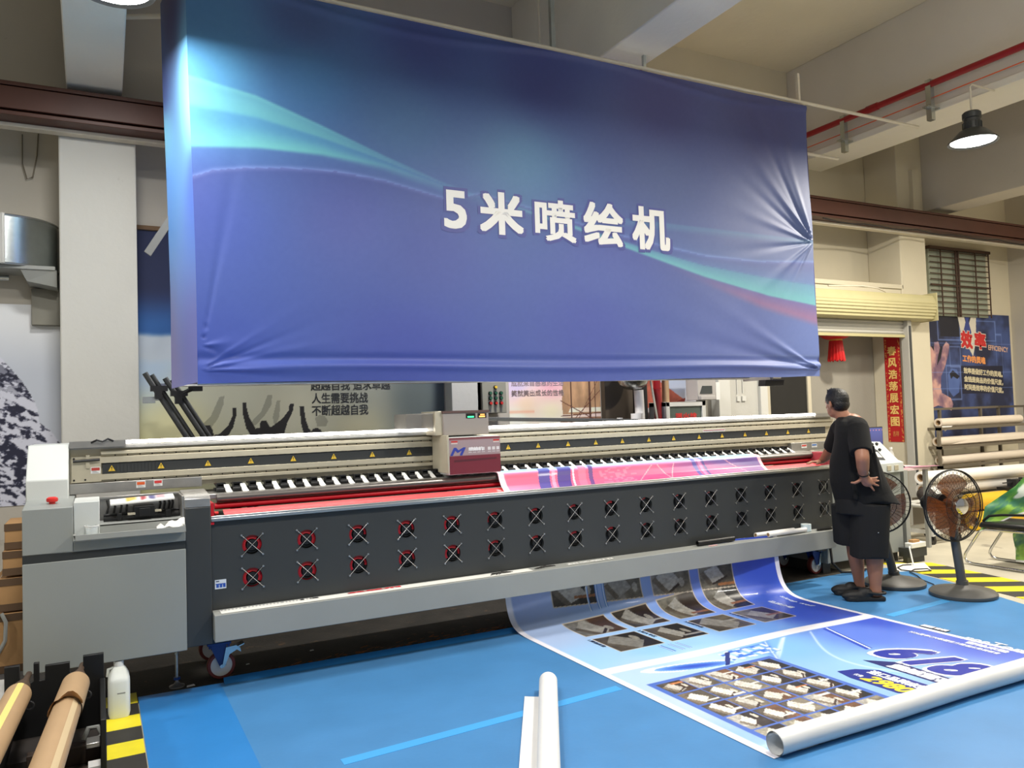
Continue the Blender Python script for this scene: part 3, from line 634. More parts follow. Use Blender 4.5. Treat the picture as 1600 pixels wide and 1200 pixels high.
MB().prism([(5.06,1.112),(5.06,1.165),(5.10,1.185),(5.36,1.20),(5.36,1.112)], 'x', .452, .598).build('post_cap', M['steel'], pr, .004)
MB().box(.455,.598,5.055,5.36,.30,1.112).build('end_post', M['dark_metal'], pr, .004)
e = MB().lathe([(.016,0),(.016,.012),(.027,.014),(.030,.022),(.028,.034),(.018,.040),(.0,.041)], (-.225,5.15,1.185), n=20).build('emergency_stop', M['red'], pr)
# end cover of the gantry
MB().prism([(5.30,1.18),(5.30,1.312),(5.50,1.512),(5.95,1.512),(5.95,1.18)], 'x', -.362, -.150).build('end_cover', M['pale_metal'], pr, .006)
# gantry beam
gx0, gx1 = -.148, 6.52
b = MB(); b.box(gx0,gx1,5.54,5.92,1.215,1.475)
b.box(.02,gx1,5.505,5.545,1.245,1.268).box(.02,gx1,5.505,5.545,1.283,1.318).box(.02,gx1,5.505,5.545,1.386,1.424).box(.02,gx1,5.505,5.545,1.438,1.460).box(.02,gx1,5.525,5.545,1.268,1.283).box(.02,gx1,5.525,5.545,1.424,1.438)
gan = b.build('gantry_beam', M['cream'], pr, .002)
b = MB()
for k in range(int(6.3/.07)): x = .1+k*.07; b.cyl((x,5.524,1.4315),(x,5.520,1.4315),.0045,n=6,smooth=False); b.cyl((x,5.524,1.2755),(x,5.520,1.2755),.0045,n=6,smooth=False)
b.build('rail_bolts', M['black'], gan)
b = MB(); b.box(.028,6.40,5.515,5.545,1.319,1.384)
for k in range(91): x = .05+k*.07; b.box(x,x+.045,5.513,5.520,1.384,1.3865).box(x,x+.045,5.513,5.520,1.3165,1.319)
for k in range(18): b.box(.03+k*.02,.04+k*.02,5.512,5.516,1.325,1.378)
cov = b.build('cable_cover', M['dark_metal'], gan)
tri0 = None
for x in (.08,.36,.64,.91,1.19,1.47,1.75,2.03,2.31,2.85,3.12,3.40,3.67,3.94,4.22,4.49,4.78,5.05,5.33,5.60,5.88,6.16):
    if tri0 is None:
        bb = MB(); bb.raw([(x-.020,5.510,1.334),(x+.020,5.510,1.334),(x,5.510,1.371)], [(0,1,2)]); bb.mat(1).raw([(x-.002,5.509,1.348),(x+.002,5.509,1.348),(x+.003,5.509,1.361),(x-.003,5.509,1.361)], [(0,1,2,3)]).raw([(x-.002,5.509,1.340),(x+.002,5.509,1.340),(x+.002,5.509,1.344),(x-.002,5.509,1.344)], [(0,1,2,3)])
        tri0 = bb.build('warning_triangle', [M['warn'], M['black_ink']], gan); tx = x
    else:
        t = tri0.copy(); COL.objects.link(t); t.parent = gan; t.location = (x-tx, 0, 0)
b = MB(); b.box(gx0,.60,5.49,5.54,1.205,1.268); b.build('lower_side_plate', M['steel'], gan, .002)
MB().box(5.90,gx1,5.49,5.54,1.165,1.245).build('lower_side_plate', M['steel'], gan, .002)
b = MB(); b.box(-.138,.022,5.50,5.545,1.275,1.43).box(-.06,-.04,5.49,5.5,1.36,1.44)
b.mat(1).cyl((-.13,5.485,1.405),(.015,5.485,1.41),.008,n=8)
for x, z in ((-.125,1.42),(-.125,1.29),(-.065,1.29)): b.cyl((x,5.502,z),(x,5.496,z),.006,n=8)
b.build('mount_plate', [M['cream'], M['black']], gan, .0)
MB().box(gx0,gx1,5.50,5.92,1.475,1.480).box(gx0,gx1,5.505,5.53,1.480,1.496).box(gx0,.16,5.47,5.56,1.485,1.525).box(6.22,gx1,5.47,5.56,1.485,1.52).build('lamp_channel', M['steel'], gan)
MB().tube([(-.03,5.47,1.515),(.0,5.45,1.53),(.03,5.45,1.52),(.06,5.46,1.535),(.09,5.47,1.52)], .006, n=6).build('lamp_wire', M['black'], gan)
MB().cyl((.15,5.485,1.512),(6.22,5.485,1.512),.011,n=12).build('light_bar', M['led'], gan)
def lab(x0, x1, z0, z1, y, top, txt=None, name='warning_label'):
    P = Print(); fl_ = lambda d: (lambda X, Z: (X, y-d, Z))
    P.poly([(x0,z0),(x1,z0),(x1,z1),(x0,z1)], fl_(.001), (228,228,226)); P.poly([(x0+.004,z0+(z1-z0)*.45),(x1-.004,z0+(z1-z0)*.45),(x1-.004,z1-.004),(x0+.004,z1-.004)], fl_(.002), top)
    for k in range(3): P.poly([(x0+.008,z0+.004+k*.005),(x1-.01-.006*k,z0+.004+k*.005),(x1-.01-.006*k,z0+.0055+k*.005),(x0+.008,z0+.0055+k*.005)], fl_(.002), (150,150,150))
    return P.build(name, PRINT, gan)
lab(.215,.268,1.222,1.262,5.489,(214,92,40)); lab(.315,.365,1.226,1.264,5.489,(206,60,60)); lab(-.035,.018,1.325,1.365,5.499,(180,66,56)); lab(4.82,5.08,1.392,1.412,5.504,(170,58,50)); lab(6.03,6.10,1.19,1.225,5.489,(190,70,60)); lab(6.17,6.24,1.19,1.225,5.489,(70,110,170))
# pinch rollers, one after the other below the beam
p0 = None
for k in range(51):
    x = .70+k*.1005
    if p0 is None:
        bb = MB(); bb.box(x-.017,x+.017,5.40,5.56,1.205,1.215); bb.prism([(5.47,1.21),(5.40,1.20),(5.375,1.175),(5.39,1.168),(5.41,1.19),(5.47,1.195)], 'x', x-.012, x+.012)
        bb.box(x-.022,x+.022,5.40,5.45,1.188,1.225).cyl((x-.026,5.385,1.182),(x+.026,5.385,1.182),.0135,n=12).tube([(x+.02,5.44,1.20),(x+.045,5.43,1.19),(x+.05,5.42,1.20)], .005, n=6).box(x-.03,x-.012,5.43,5.50,1.17,1.19)
        bb.mat(1).hexa([(x+.030,5.345,1.167),(x+.066,5.345,1.167),(x+.072,5.36,1.167),(x+.036,5.36,1.167),(x+.022,5.435,1.212),(x+.056,5.435,1.212),(x+.056,5.445,1.205),(x+.022,5.445,1.205)])
        p0 = bb.build('pinch_roller', [M['black'], M['white']], pr); px0 = x
    else:
        t = p0.copy(); COL.objects.link(t); t.parent = pr; t.location = (x-px0, 0, 0)
# platen, rollers, guide film
MB().box(.60,6.06,5.285,5.70,1.135,1.166).build('platen', M['steel'], pr, .003)
MB().cyl((.66,5.285,1.138),(6.03,5.285,1.138),.028,n=20).build('platen_edge', mat('dark_brushed_steel', (120,116,112), .35, metal=.9), pr)
MB().cyl((.65,5.30,1.088),(6.03,5.30,1.088),.020,n=18).build('red_roller', M['red_roll'], pr)
MB().prism([(5.232,1.068),(5.234,1.070),(5.142,1.038),(5.140,1.035)], 'x', .69, 5.92).build('guide_film', M['red_flap'], pr)
b = MB(); b.box(.60,.62,5.08,5.36,1.0,1.13).mat(1).cyl((.635,5.20,1.055),(.66,5.20,1.055),.010,n=8).mat(2).tube([(.62,5.19,1.06),(.632,5.185,1.064),(.638,5.19,1.055),(.63,5.195,1.05)], .004, n=6)
b.build('roller_bracket', [M['red_roll'], M['red'], M['chrome']], pr)
b = MB(); b.box(5.92,6.02,5.1,5.7,1.03,1.165); b.build('end_block', mat('dull_red_block', (150,58,66), .5), pr, .004)
MB().box(.60,6.0,5.20,5.85,.5,.99).build('inner_body', M['black'], pr)
# front panel with round fan openings
PX0, PX1, PZ0, PZ1, PY = .60, 5.97, .49, 1.03, 5.10
FX = [.84+.3345*i for i in range(16)]; FZ = [.855, .655]; HR = .060
b = MB()
xs = [PX0]+[(FX[i]+FX[i+1])/2 for i in range(15)]+[PX1]; zs = [PZ1, .755, PZ0]
for i, fx in enumerate(FX):
    for j, fz in enumerate(FZ):
        x0, x1, z1, z0 = xs[i], xs[i+1], zs[j], zs[j+1]; n = 32; ring = []; outer = []
        for k in range(n):
            a = 2*PI*(k+.5)/n; cx_, cz_ = math.cos(a), math.sin(a); ring.append((fx+HR*cx_, PY, fz+HR*cz_))
            s_ = min((x1-fx)/cx_ if cx_ > 1e-6 else 9, (x0-fx)/cx_ if cx_ < -1e-6 else 9, (z1-fz)/cz_ if cz_ > 1e-6 else 9, (z0-fz)/cz_ if cz_ < -1e-6 else 9)
            outer.append((fx+cx_*s_, PY, fz+cz_*s_))
        rb = [(x, PY+.02, z) for x, y, z in ring]
        fcs = []
        for k in range(n): k2 = (k+1) % n; fcs += [(k, k2, n+k2, n+k), (k, 2*n+k, 2*n+k2, k2)]
        cor = [(x1,z1),(x0,z1),(x0,z0),(x1,z0)]; base = len(b.v); vs = ring+outer+rb
        extra = []
        for (qx, qz) in cor:                                               # close the cell corners
            a = math.atan2(qz-fz, qx-fx) % (2*PI); k = int(math.floor(a/(2*PI)*n-.5)) % n
            vs = vs+[(qx, PY, qz)]; extra.append((n+k, n+(k+1) % n, len(vs)-1))
        b.raw(vs, fcs+extra)
b.box(PX0,PX1,PY+.021,PY+.023,PZ0,PZ0+.05).box(PX0,PX1,PY+.001,PY+.023,PZ0-.004,PZ0)
panel = b.build('front_panel', M['dark_metal'], pr)
MB().box(.60,5.98,5.07,5.135,1.030,1.040).box(.60,5.98,5.072,5.098,1.018,1.052).build('panel_ledge', M['alu'], pr, .004)
FANS = {}
def fan(fx, fz, arcs):
    if arcs not in FANS:
        b = MB(); b.cyl((fx,PY+.045,fz),(fx,PY+.06,fz),.062,n=28)                       # dark back of the recess
        b.cyl((fx,PY+.006,fz),(fx,PY+.03,fz),.030,n=24)
        f = b.build('cooling_fan', M['black'], panel)
        b = MB()
        for a0, a1, r0 in arcs:
            n = max(3, int((a1-a0)/12)); A = [math.radians(a0+(a1-a0)*k/n) for k in range(n+1)]
            vs = [(fx+r*math.cos(a), PY+yy, fz+r*math.sin(a)) for a in A for r, yy in ((r0,.012),(.0595,.018))]
            b.raw(vs, [(2*k, 2*k+1, 2*k+3, 2*k+2) for k in range(n)])
        rg = b.build('red_rim', M['red_roll'], f, world=True)
        b = MB()
        for dx, dz in ((1,1),(-1,1)):
            b.cyl((fx-dx*.063,PY-.006,fz-dz*.063),(fx+dx*.063,PY-.006,fz+dz*.063),.0016,n=6)
        b.mat(1)
        for r in (.018,.030,.044,.058): b.tube([(fx+r*math.cos(2*PI*k/28),PY-.004,fz+r*math.sin(2*PI*k/28)) for k in range(28)], .0008, n=4, closed=True)
        b.mat(0)
        for dx in (-1,1):
            for dz in (-1,1): b.cyl((fx+dx*.063,PY,fz+dz*.063),(fx+dx*.063,PY-.010,fz+dz*.063),.006,n=10)
        gd = b.build('finger_guard', [M['steel'], M['dark_metal']], f)
        FANS[arcs] = (f, fx, fz)
    else:
        f0, ox, oz = FANS[arcs]; f = copy_tree(f0, panel); f.location = (fx-ox, 0, fz-oz)
    return f
A1 = ((50,130,.036),(140,220,.038),(-38,40,.038)); A2 = ((50,130,.036),(140,225,.038),(-32,40,.037),(232,308,.052)); A3 = ((52,130,.037),(142,218,.042),(-10,42,.044))
A4 = ((58,135,.040),(145,195,.047)); A5 = ((66,135,.041),); A6 = ((85,130,.046),); A7 = ((95,118,.05),)
for i, fx in enumerate(FX):
    for j, fz in enumerate(FZ):
        arcs = (A1 if j == 0 else A2) if i < 2 else A3 if i < 5 else A4 if i == 5 else A5 if i < 9 else A6 if i < 11 else A7 if i in (12, 15) else A6
        fan(fx, fz, arcs)
P = Print(); fl_ = lambda d: (lambda X, Z: (X, PY-d, Z))
P.poly([(.62,.61),(.685,.61),(.685,.665),(.62,.665)], fl_(.001), (214,220,228)); 
for k in range(3): P.poly([(.628+k*.019,.618),(.643+k*.019,.618),(.643+k*.019,.636),(.628+k*.019,.636)], fl_(.002), (40,80,170))
P.poly([(.624,.636),(.681,.636),(.681,.642),(.624,.642)], fl_(.002), (40,80,170)); P.poly([(.626,.652),(.645,.652),(.645,.659),(.626,.659)], fl_(.002), (70,80,100))
P.build('breaker_label', PRINT, panel)
# tray along the bottom
b = MB(); b.prism([(4.97,.325),(4.97,.482),(5.08,.487),(5.098,.487),(5.098,.43),(5.06,.325)], 'x', .60, 5.84)
trayo = b.build('front_tray', M['tray'], pr, .003)
def strip_col(U, V):
    c = np.zeros(U.shape+(3,))+np.array((224,224,218)); 
    k = (U < 1.22) & (V > .75) & ((U*90).astype(int) % 2 == 0); return np.where(k[..., None], np.array((150,150,150)), c)
P = Print(); ts = lambda d: (lambda X, V: (X, 4.985+V*.085, .4835+V*.004+d))
P.grid(np.linspace(.64, 2.75, 200), np.linspace(0, 1, 6), ts(.0015), strip_col)
for k, ch in enumerate('美缝剂'): P.text(ch, 1.42+k*.12, .62, .11, .36, ts(.0025), (206,40,50), .06)
P.text('13', 1.12, .66, .11, .3, ts(.0025), (40,40,44), .05)
P.text('超美喷印', 3.06, .25, .40, .5, lambda X, V: (X, 4.985+V*.085, .4855+V*.004), (228,228,224), .05)
P.build('printed_offcut', PRINT_PAPER, trayo)
for x0, n_ in ((2.42,9),(2.78,7)):
    b = MB()
    for k in range(n_): a = random.uniform(-.02,.02); b.tube([(x0+k*.008,5.0+.06*random.random(),.490),(x0+.09+a,5.02+.04*random.random(),.494),(x0+.17+a,5.02+.05*random.random(),.490)], .0022, n=5)
    b.build('ink_scribble', M['black_ink'], trayo)
# base frame and feet
b = MB(); b.box(.20,6.10,5.24,5.34,.30,.49).box(.20,6.10,5.76,5.86,.30,.49).box(.20,.30,5.24,5.86,.30,.49).box(6.0,6.10,5.24,5.86,.30,.49).box(.6,.72,5.3,5.42,.235,.30).box(5.98,6.10,5.3,5.42,.225,.30)
b.build('base_frame', M['dark_metal'], pr, .004)
def caster(x, y, r, fork, tyre):
    c = MB().box(x-.07,x+.07,y-.06,y+.06,.222,.236).cyl((x-.055,y-.05,.222),(x-.055,y-.05,.205),.008,n=8).cyl((x+.055,y-.05,.222),(x+.055,y-.05,.205),.008,n=8).build('caster', M[fork], pr, .002)
    b = MB()
    for s_ in (-1,1): b.prism([(x-.055,.222),(x+.045,.222),(x+.04,.09),(x+.02,.075),(x-.0,.09)], 'y', y+s_*.036-.004, y+s_*.036+.004)
    b.build('fork', M[fork], c)
    b = MB(); b.lathe([(r-.02,-.022),(r-.004,-.022),(r,-.014),(r,.014),(r-.004,.022),(r-.02,.022)], (x+.015,y,r), (0,1,0), 30)
    b.mat(1).cyl((x+.015,y-.017,r),(x+.015,y+.017,r),r-.019,n=28).mat(2).cyl((x+.015,y-.046,r),(x+.015,y+.046,r),.012,n=12)
    b.build('wheel', [M[tyre], M['paper'], M['chrome']], c)
    MB().prism([(x+.04,.20),(x+.10,.205),(x+.125,.185),(x+.13,.16),(x+.105,.178),(x+.06,.155),(x+.03,.08),(x+.015,.08)], 'y', y-.052, y-.044).prism([(x+.075,.185),(x+.15,.21),(x+.15,.204),(x+.08,.178)], 'y', y-.05, y+.03).build('brake_lever', M['galv'], c)
caster(.665, 5.36, .085, 'caster_blue', 'caster_red'); caster(6.02, 5.40, .085, 'caster_blue', 'caster_red'); caster(.665, 5.80, .085, 'caster_blue', 'caster_red'); caster(6.02, 5.80, .085, 'caster_blue', 'caster_red')
for x, y in ((.42,5.34),(6.18,5.45)):
    b = MB().lathe([(.0,0),(.045,0),(.045,.008),(.02,.018),(.012,.03),(.0,.03)], (x,y,.001), n=20).cyl((x,y,.02),(x,y,.31),.010,n=10); b.mat(1).cyl((x,y,.045),(x,y,.06),.02,n=6); b.mat(0).cyl((x,y,.2),(x,y,.212),.016,n=6)
    b.build('levelling_foot', [M['steel'], M['caster_blue']], pr)
b = MB(); b.tube([(6.16,5.32,.33),(6.12,5.28,.25),(6.10,5.25,.12),(6.16,5.2,.03),(6.32,5.16,.02),(6.5,5.2,.02)], .012, n=8); b.build('air_hose', M['cable'], pr)
# carriage
car = MB().box(2.215,2.635,5.22,5.50,1.185,1.455).build('print_carriage', M['pale_metal'], pr, .008)
P = Print(); cf = lambda d: (lambda X, Z: (X, 5.2195-d, Z))
P.grid(np.linspace(2.225,2.632,40), np.linspace(1.19,1.45,40), cf(.001), lambda X, Z: mixc(mixc(np.zeros(X.shape+(3,))+np.array((112,40,52)), (158,138,140), sstep(1.318,1.324,Z)), (124,70,74), sstep(1.43,1.436,Z)))
P.poly([(2.26,1.275),(2.60,1.285),(2.60,1.298),(2.26,1.29)], cf(.002), (84,36,44))
P.text('M', 2.235, 1.325, .115, .052, cf(.002), (52,64,150), .05, .3)
for k in range(7): x = 2.375+k*.035+(.015 if k > 3 else 0); P.poly([(x,1.352),(x+.024,1.352),(x+.024,1.375),(x,1.375)], cf(.002), (214,208,208)); P.poly([(x,1.338),(x+.026,1.338),(x+.026,1.344),(x,1.344)], cf(.002), (196,186,188))
P.text('喷绘机', 2.38, 1.352, .11, .026, cf(.003), (236,232,232), .05)
for x in (2.24,2.575): P.poly([(x,1.405),(x+.05,1.405),(x+.05,1.428),(x,1.428)], cf(.002), (206,190,184)); P.poly([(x,1.416),(x+.05,1.416),(x+.05,1.428),(x,1.428)], cf(.003), (190,60,56))
P.build('carriage_front', PRINT, car)
MB().box(2.208,2.222,5.215,5.50,1.20,1.47).build('side_plate', M['cream'], car, .003)
up = MB().box(2.22,2.585,5.30,5.62,1.465,1.632).build('head_housing', mat('warm_grey_enamel', (150,142,136), .45), car, .006)
MB().box(2.215,2.59,5.295,5.62,1.628,1.645).build('housing_lid', mat('dark_red_lid', (92,70,66), .5), up)
MB().box(2.165,2.222,5.32,5.60,1.47,1.645).build('cream_side', M['cream'], up, .003)
MB().box(2.40,2.475,5.297,5.30,1.588,1.622).box(2.495,2.565,5.297,5.30,1.588,1.622).build('display_bezel', M['black'], up)
MB().box(2.412,2.462,5.295,5.298,1.592,1.603).build('status_display', M['green_led'], up); MB().box(2.505,2.553,5.295,5.298,1.592,1.603).box(2.515,2.55,5.295,5.298,1.608,1.616).build('status_display', M['amber_led'], up)
MB().box(1.95,2.16,5.34,5.6,1.50,1.632).build('ink_tank', mat('smoky_plastic', (120,116,110), .25, alpha=.6), car, .006)
b = MB(); b.tube([(2.59,5.55,1.60),(2.64,5.6,1.585),(2.75,5.68,1.575),(3.0,5.72,1.565),(3.4,5.75,1.55),(3.9,5.78,1.53),(4.6,5.8,1.50)], .016, n=8); b.build('cable_chain', M['dark_metal'], car)
# operator console at the right end
con = MB().box(6.10,7.20,5.30,5.92,.10,.905).build('console_cabinet', M['grey_metal'], pr, .004)
for x in (6.10, 7.08): MB().box(x,x+.1,5.36,5.9,0.0,.10).build('plinth', M['dark_metal'], con)
MB().prism([(5.26,.905),(5.26,1.0),(5.32,1.02),(5.52,1.20),(5.62,1.20),(5.62,.905)], 'x', 6.66, 7.205).build('control_desk', M['pale_metal'], con, .004)
def on_slope(d):                                                           # sloping face from (5.32,1.02) to (5.52,1.20)
    nx, nz = -.669, .743
    return lambda X, V: (X, 5.32+.20*V+nx*d, 1.02+.18*V+nz*d)
P = Print(); P.poly([(6.82,.12),(7.02,.02),(7.04,.55),(6.98,.92),(6.80,.92),(6.80,.30)], on_slope(.004), (60,62,66)); P.poly([(6.83,.55),(6.97,.55),(6.96,.86),(6.82,.86)], on_slope(.006), (40,104,226)); P.poly([(6.90,.22),(7.01,.16),(7.01,.45),(6.90,.48)], on_slope(.006), (222,220,212))
P.build('keypad', PRINT, con)
b = MB()
for X, V in ((7.04,.86),(7.11,.86),(7.07,.55)): f_ = on_slope(.004); g_ = on_slope(.018); b.cyl(f_(X,V), g_(X,V), .016, n=12)
b.build('knob', M['black'], con)
b = MB(); 
for x in (6.95,7.06): b.box(x,x+.06,5.252,5.26,.925,.975)
b.build('rocker_switch', M['cream'], con, .002)
MB().box(6.78,6.90,5.45,5.5,1.205,1.225).build('base_lamp_foot', M['red'], con)
b = MB(); b.cyl((6.88,5.56,1.20),(6.88,5.56,1.23),.02,n=12); b.build('lamp_base', M['red'], con); MB().cyl((6.88,5.56,1.23),(6.88,5.56,1.30),.012,n=12).build('lamp_stem', mat('violet_lamp', (120,96,190), .4), con); MB().cyl((6.88,5.56,1.30),(6.88,5.56,1.345),.015,n=12).build('lamp_cap', mat('warm_lamp', (250,214,170), .4, emit=1.), con)
MB().box(7.205,7.33,5.40,5.95,.12,.90).build('dark_side', M['dark_metal'], con); MB().box(7.335,7.40,5.36,5.41,0,.90).box(7.30,7.40,5.9,5.95,0,.9).box(7.2,7.4,5.36,5.95,.09,.12).build('desk_leg', M['tray'], con)
# ================================================================== lamps
def lamp(loc, label):
    t = thing('high_bay_lamp', label, 'lamp', (0, 0, 0), 0, 'high-bay lamps of the hall')
    b = MB(); b.lathe([(.0,.02),(.197,.02),(.222,.0),(.222,.012),(.12,.115),(.085,.13),(.0,.13)], n=40); b.build('reflector', M['dark_metal'], t)
    b = MB(); b.lathe([(.0,.125),(.078,.125),(.082,.14),(.082,.20),(.072,.205),(.072,.235),(.085,.24),(.085,.29),(.07,.305),(.0,.305)], n=28)
    for k in range(14): a = 2*PI*k/14; b.cyl((.082*math.cos(a),.082*math.sin(a),.14),(.082*math.cos(a),.082*math.sin(a),.20),.006,n=6)
    b.build('driver_housing', M['dark_metal'], t)
    MB().cyl((0,0,.014),(0,0,.018),.197,n=40).build('lens', M['lens'], t)
    pts = [(0,0,.30),(0,0,.56),(.03,0,.585),(.40,0,.585)] if 7 < loc[0] < 8 else [(0,0,.30),(0,0,(4.43 if abs(loc[0]) < 1 and loc[1] > 4 else CEIL)-loc[2])]
    MB().tube(pts, .010, n=8).build('conduit', M['white_pipe'], t)
    t.location = loc; return t
labs = ['high-bay lamp glowing at the top left edge of the photo', 'black high-bay lamp glowing under the right ceiling beam']
for i, (l, pw, c) in enumerate(LAMPS):
    lamp(l, labs[i] if i < 2 else 'unseen high-bay lamp added behind the blue sign to light the back wall' if i == 7 else 'unseen high-bay lamp added to light the hall')

for p_, pw, c in CEILING_FILLS:
    t = thing('ceiling_fill_lamp', 'unseen fill lamp added in the front bay to brighten the ceiling', 'lamp', p_, 0, 'added fill lamps of the front bays')
    MB().cyl((p_[0],p_[1],p_[2]+.20),(p_[0],p_[1],p_[2]+.32),.07,n=16).cyl((p_[0],p_[1],p_[2]+.3),(p_[0],p_[1],CEIL),.01,n=8).build('holder', M['dark_metal'], t)
# ================================================================== things on the back wall
def yplane(y): return lambda d: (lambda X, Z: (X, y-d, Z))
def poster(name, label, x0, x1, z0, z1, y, col, nx, nz, m=None):
    t = thing(name, label, 'poster', ((x0+x1)/2, y, z0)); f = yplane(y)
    P = Print(); P.grid(np.linspace(x0, x1, nx), np.linspace(z0, z1, nz), f(.006), col)
    return t, P, f
def inpoly(X, Z, pts):
    r = np.zeros(X.shape, bool); n = len(pts)
    for i in range(n):
        (xa, za), (xb, zb) = pts[i], pts[(i+1) % n]
        k = ((za > Z) != (zb > Z)) & (X < (xb-xa)*(Z-za)/((zb-za) or 1e-9)+xa); r ^= k
    return r
# mountain mural
ridge = curve([(-2.2,2.5),(-1.4,2.55),(-1.0,2.42),(-.66,2.18),(-.52,2.0),(-.45,1.87),(-.41,1.76),(-.405,1.66),(-.33,1.60),(-.26,1.49),(-.1,1.3)])
def mtn(X, Z):
    sky = mixc((188,194,206), (226,228,230), sstep(2.0, 2.55, Z)); n = noise(X*1.0+Z*.5, Z*1.6, 13, 3); n2 = noise(X+Z*.9, Z-X*.3, 26, 5)
    rock = mixc((30,32,56), (206,208,222), sstep(.50, .60, n2*.6+n*.5+.10*(Z-1.5))); rock = mixc(rock, (24,26,44), sstep(1.75, 2.1, Z)*.45*(n < .5))
    c = np.where((Z < ridge(X)+.02*(n-.5))[..., None], rock, sky); return c
t, P, f = poster('mountain_mural', 'snowy mountain mural on the back wall left of the white column', -2.2, -.245, 1.02, 2.60, 7.3, mtn, 300, 260); P.build('print', PRINT_PAPER, t)
# silhouettes mural
SIL = [[(.98,1.40),(.79,1.40),(.79,1.56),(.81,1.595),(.84,1.60),(.87,1.595),(.89,1.56),(.90,1.51),(.95,1.52),(1.02,1.59),(1.055,1.67),(1.055,1.745),(1.09,1.745),(1.09,1.68),(1.06,1.57),(1.0,1.47)],
       [(1.14,1.785),(1.175,1.785),(1.175,1.755),(1.20,1.65),(1.25,1.555),(1.285,1.56),(1.285,1.60),(1.31,1.625),(1.345,1.62),(1.365,1.58),(1.38,1.56),(1.48,1.63),(1.545,1.71),(1.55,1.765),(1.59,1.77),(1.585,1.71),(1.53,1.60),(1.48,1.44),(1.24,1.44),(1.17,1.56),(1.145,1.68)],
       [(1.64,1.745),(1.685,1.745),(1.685,1.70),(1.695,1.62),(1.72,1.54),(1.745,1.51),(1.76,1.535),(1.80,1.54),(1.835,1.52),(1.85,1.47),(1.9,1.44),(1.7,1.42),(1.655,1.56)]]
SIL2 = [[(.95,1.84),(.99,1.85),(.985,1.78),(.94,1.66),(.87,1.56),(.74,1.56),(.80,1.60),(.88,1.68)], [(1.36,1.85),(1.40,1.85),(1.39,1.76),(1.34,1.68),(1.25,1.58),(1.2,1.6),(1.3,1.70)], [(1.44,1.80),(1.47,1.8),(1.46,1.66),(1.42,1.55),(1.40,1.65)], [(1.78,1.63),(1.82,1.66),(1.87,1.65),(1.90,1.60),(1.88,1.55),(1.80,1.55)]]
def sil(X, Z):
    n = noise(X, Z, 2.2, 6)
    c = idw([(.3,1.3,(158,154,112)),(.6,1.6,(176,172,134)),(1.0,1.9,(170,170,150)),(.4,2.1,(140,156,172)),(1.6,1.7,(166,164,142)),(2.2,1.5,(150,146,120)),(2.2,1.9,(128,130,118)),(2.8,1.8,(74,82,80)),(3.05,1.6,(60,68,70)),(3.0,2.2,(56,70,86))], X, Z, 2.6)
    cl = sstep(2.10, 2.22, Z+.25*(n-.5)); c = mixc(c, (150,158,166), cl*(1-sstep(1.2, 2.2, X)))
    c = mixc(c, mixc((30,72,124), (16,26,58), sstep(2.45, 2.8, Z)), sstep(2.36, 2.42, Z+.12*(n-.5)))
    c = np.clip(c*1.22, 0, 240)
    for p in SIL2: c = np.where(inpoly(X, Z, p)[..., None], c*.80, c)
    for p in SIL: c = np.where(inpoly(X, Z, p)[..., None], np.array((38,36,34)), c)
    return c
t, P, f = poster('silhouette_mural', 'mural of cheering silhouettes under a dark blue sky on the wall behind the printer', .31, 3.07, .85, 3.26, 7.3, sil, 420, 380)
P.text('超越自我 追求卓越', 1.75, 1.885, .76, .10, f(.008), (44,46,46), .02); P.text('人生需要挑战', 1.755, 1.765, .53, .095, f(.008), (44,46,46), .02); P.text('不断超越自我', 1.755, 1.652, .53, .095, f(.008), (44,46,46), .02)
P.build('print', PRINT_PAPER, t); MB().box(.31,3.07,7.27,7.296,3.265,3.30).build('wooden_batten', M['wood'], t)
# sailing ship mural
def ship(X, Z):
    c = idw([(3.9,1.9,(176,164,190)),(4.3,1.9,(200,150,160)),(4.0,1.7,(214,180,152)),(4.3,1.6,(226,196,160)),(3.9,1.55,(226,212,196)),(4.3,1.5,(214,204,196)),(3.9,1.2,(200,190,180)),(4.2,2.2,(150,150,186))], X, Z, 2.5)
    c = mixc(c, (206,150,120), np.exp(-((Z-1.63)/.015)**2)*(X < 4.1)*.7)
    for p, col in (([(4.47,2.1),(4.95,2.1),(4.95,1.585),(4.45,1.585),(4.44,1.70)], (150,118,88)), ([(4.44,1.555),(4.95,1.555),(4.95,1.2),(4.36,1.2),(4.38,1.45)], (128,96,74)), ([(4.55,1.66),(4.95,1.66),(4.95,1.61),(4.52,1.61)], (214,190,170))):
        k = inpoly(X, Z, p); c = np.where(k[..., None], np.array(col)*(.85+.35*noise(X*3, Z, 6, 1)[..., None]), c)
    for x, w_ in ((4.80,.012),(4.56,.006),(4.87,.004)): c = np.where(((np.abs(X-x) < w_) & (X > 4.4))[..., None], np.array((70,44,34)), c)
    for a, b_ in ((.9,-2.6),(-.5,3.95),(.05,1.35),(1.6,-5.9)): c = np.where(((np.abs(Z-(a*X+b_)) < .006) & (X > 4.42))[..., None], np.array((96,58,44)), c)
    return np.clip(c*1.2, 0, 245)
t, P, f = poster('ship_mural', 'sunset mural with brown sails on the wall right of the switch box', 3.80, 4.94, .9, 2.4, 7.3, ship, 220, 220)
P.text('笑就笑出成长的性格', 3.83, 1.795, .64, .062, f(.008), (206,190,180), .03); P.text('笑就笑出成长的性格', 3.828, 1.797, .64, .062, f(.010), (120,100,100), .0); P.text('成就来自感恩的生活', 3.83, 1.90, .64, .062, f(.008), (150,134,140), .02)
P.build('print', PRINT_PAPER, t)
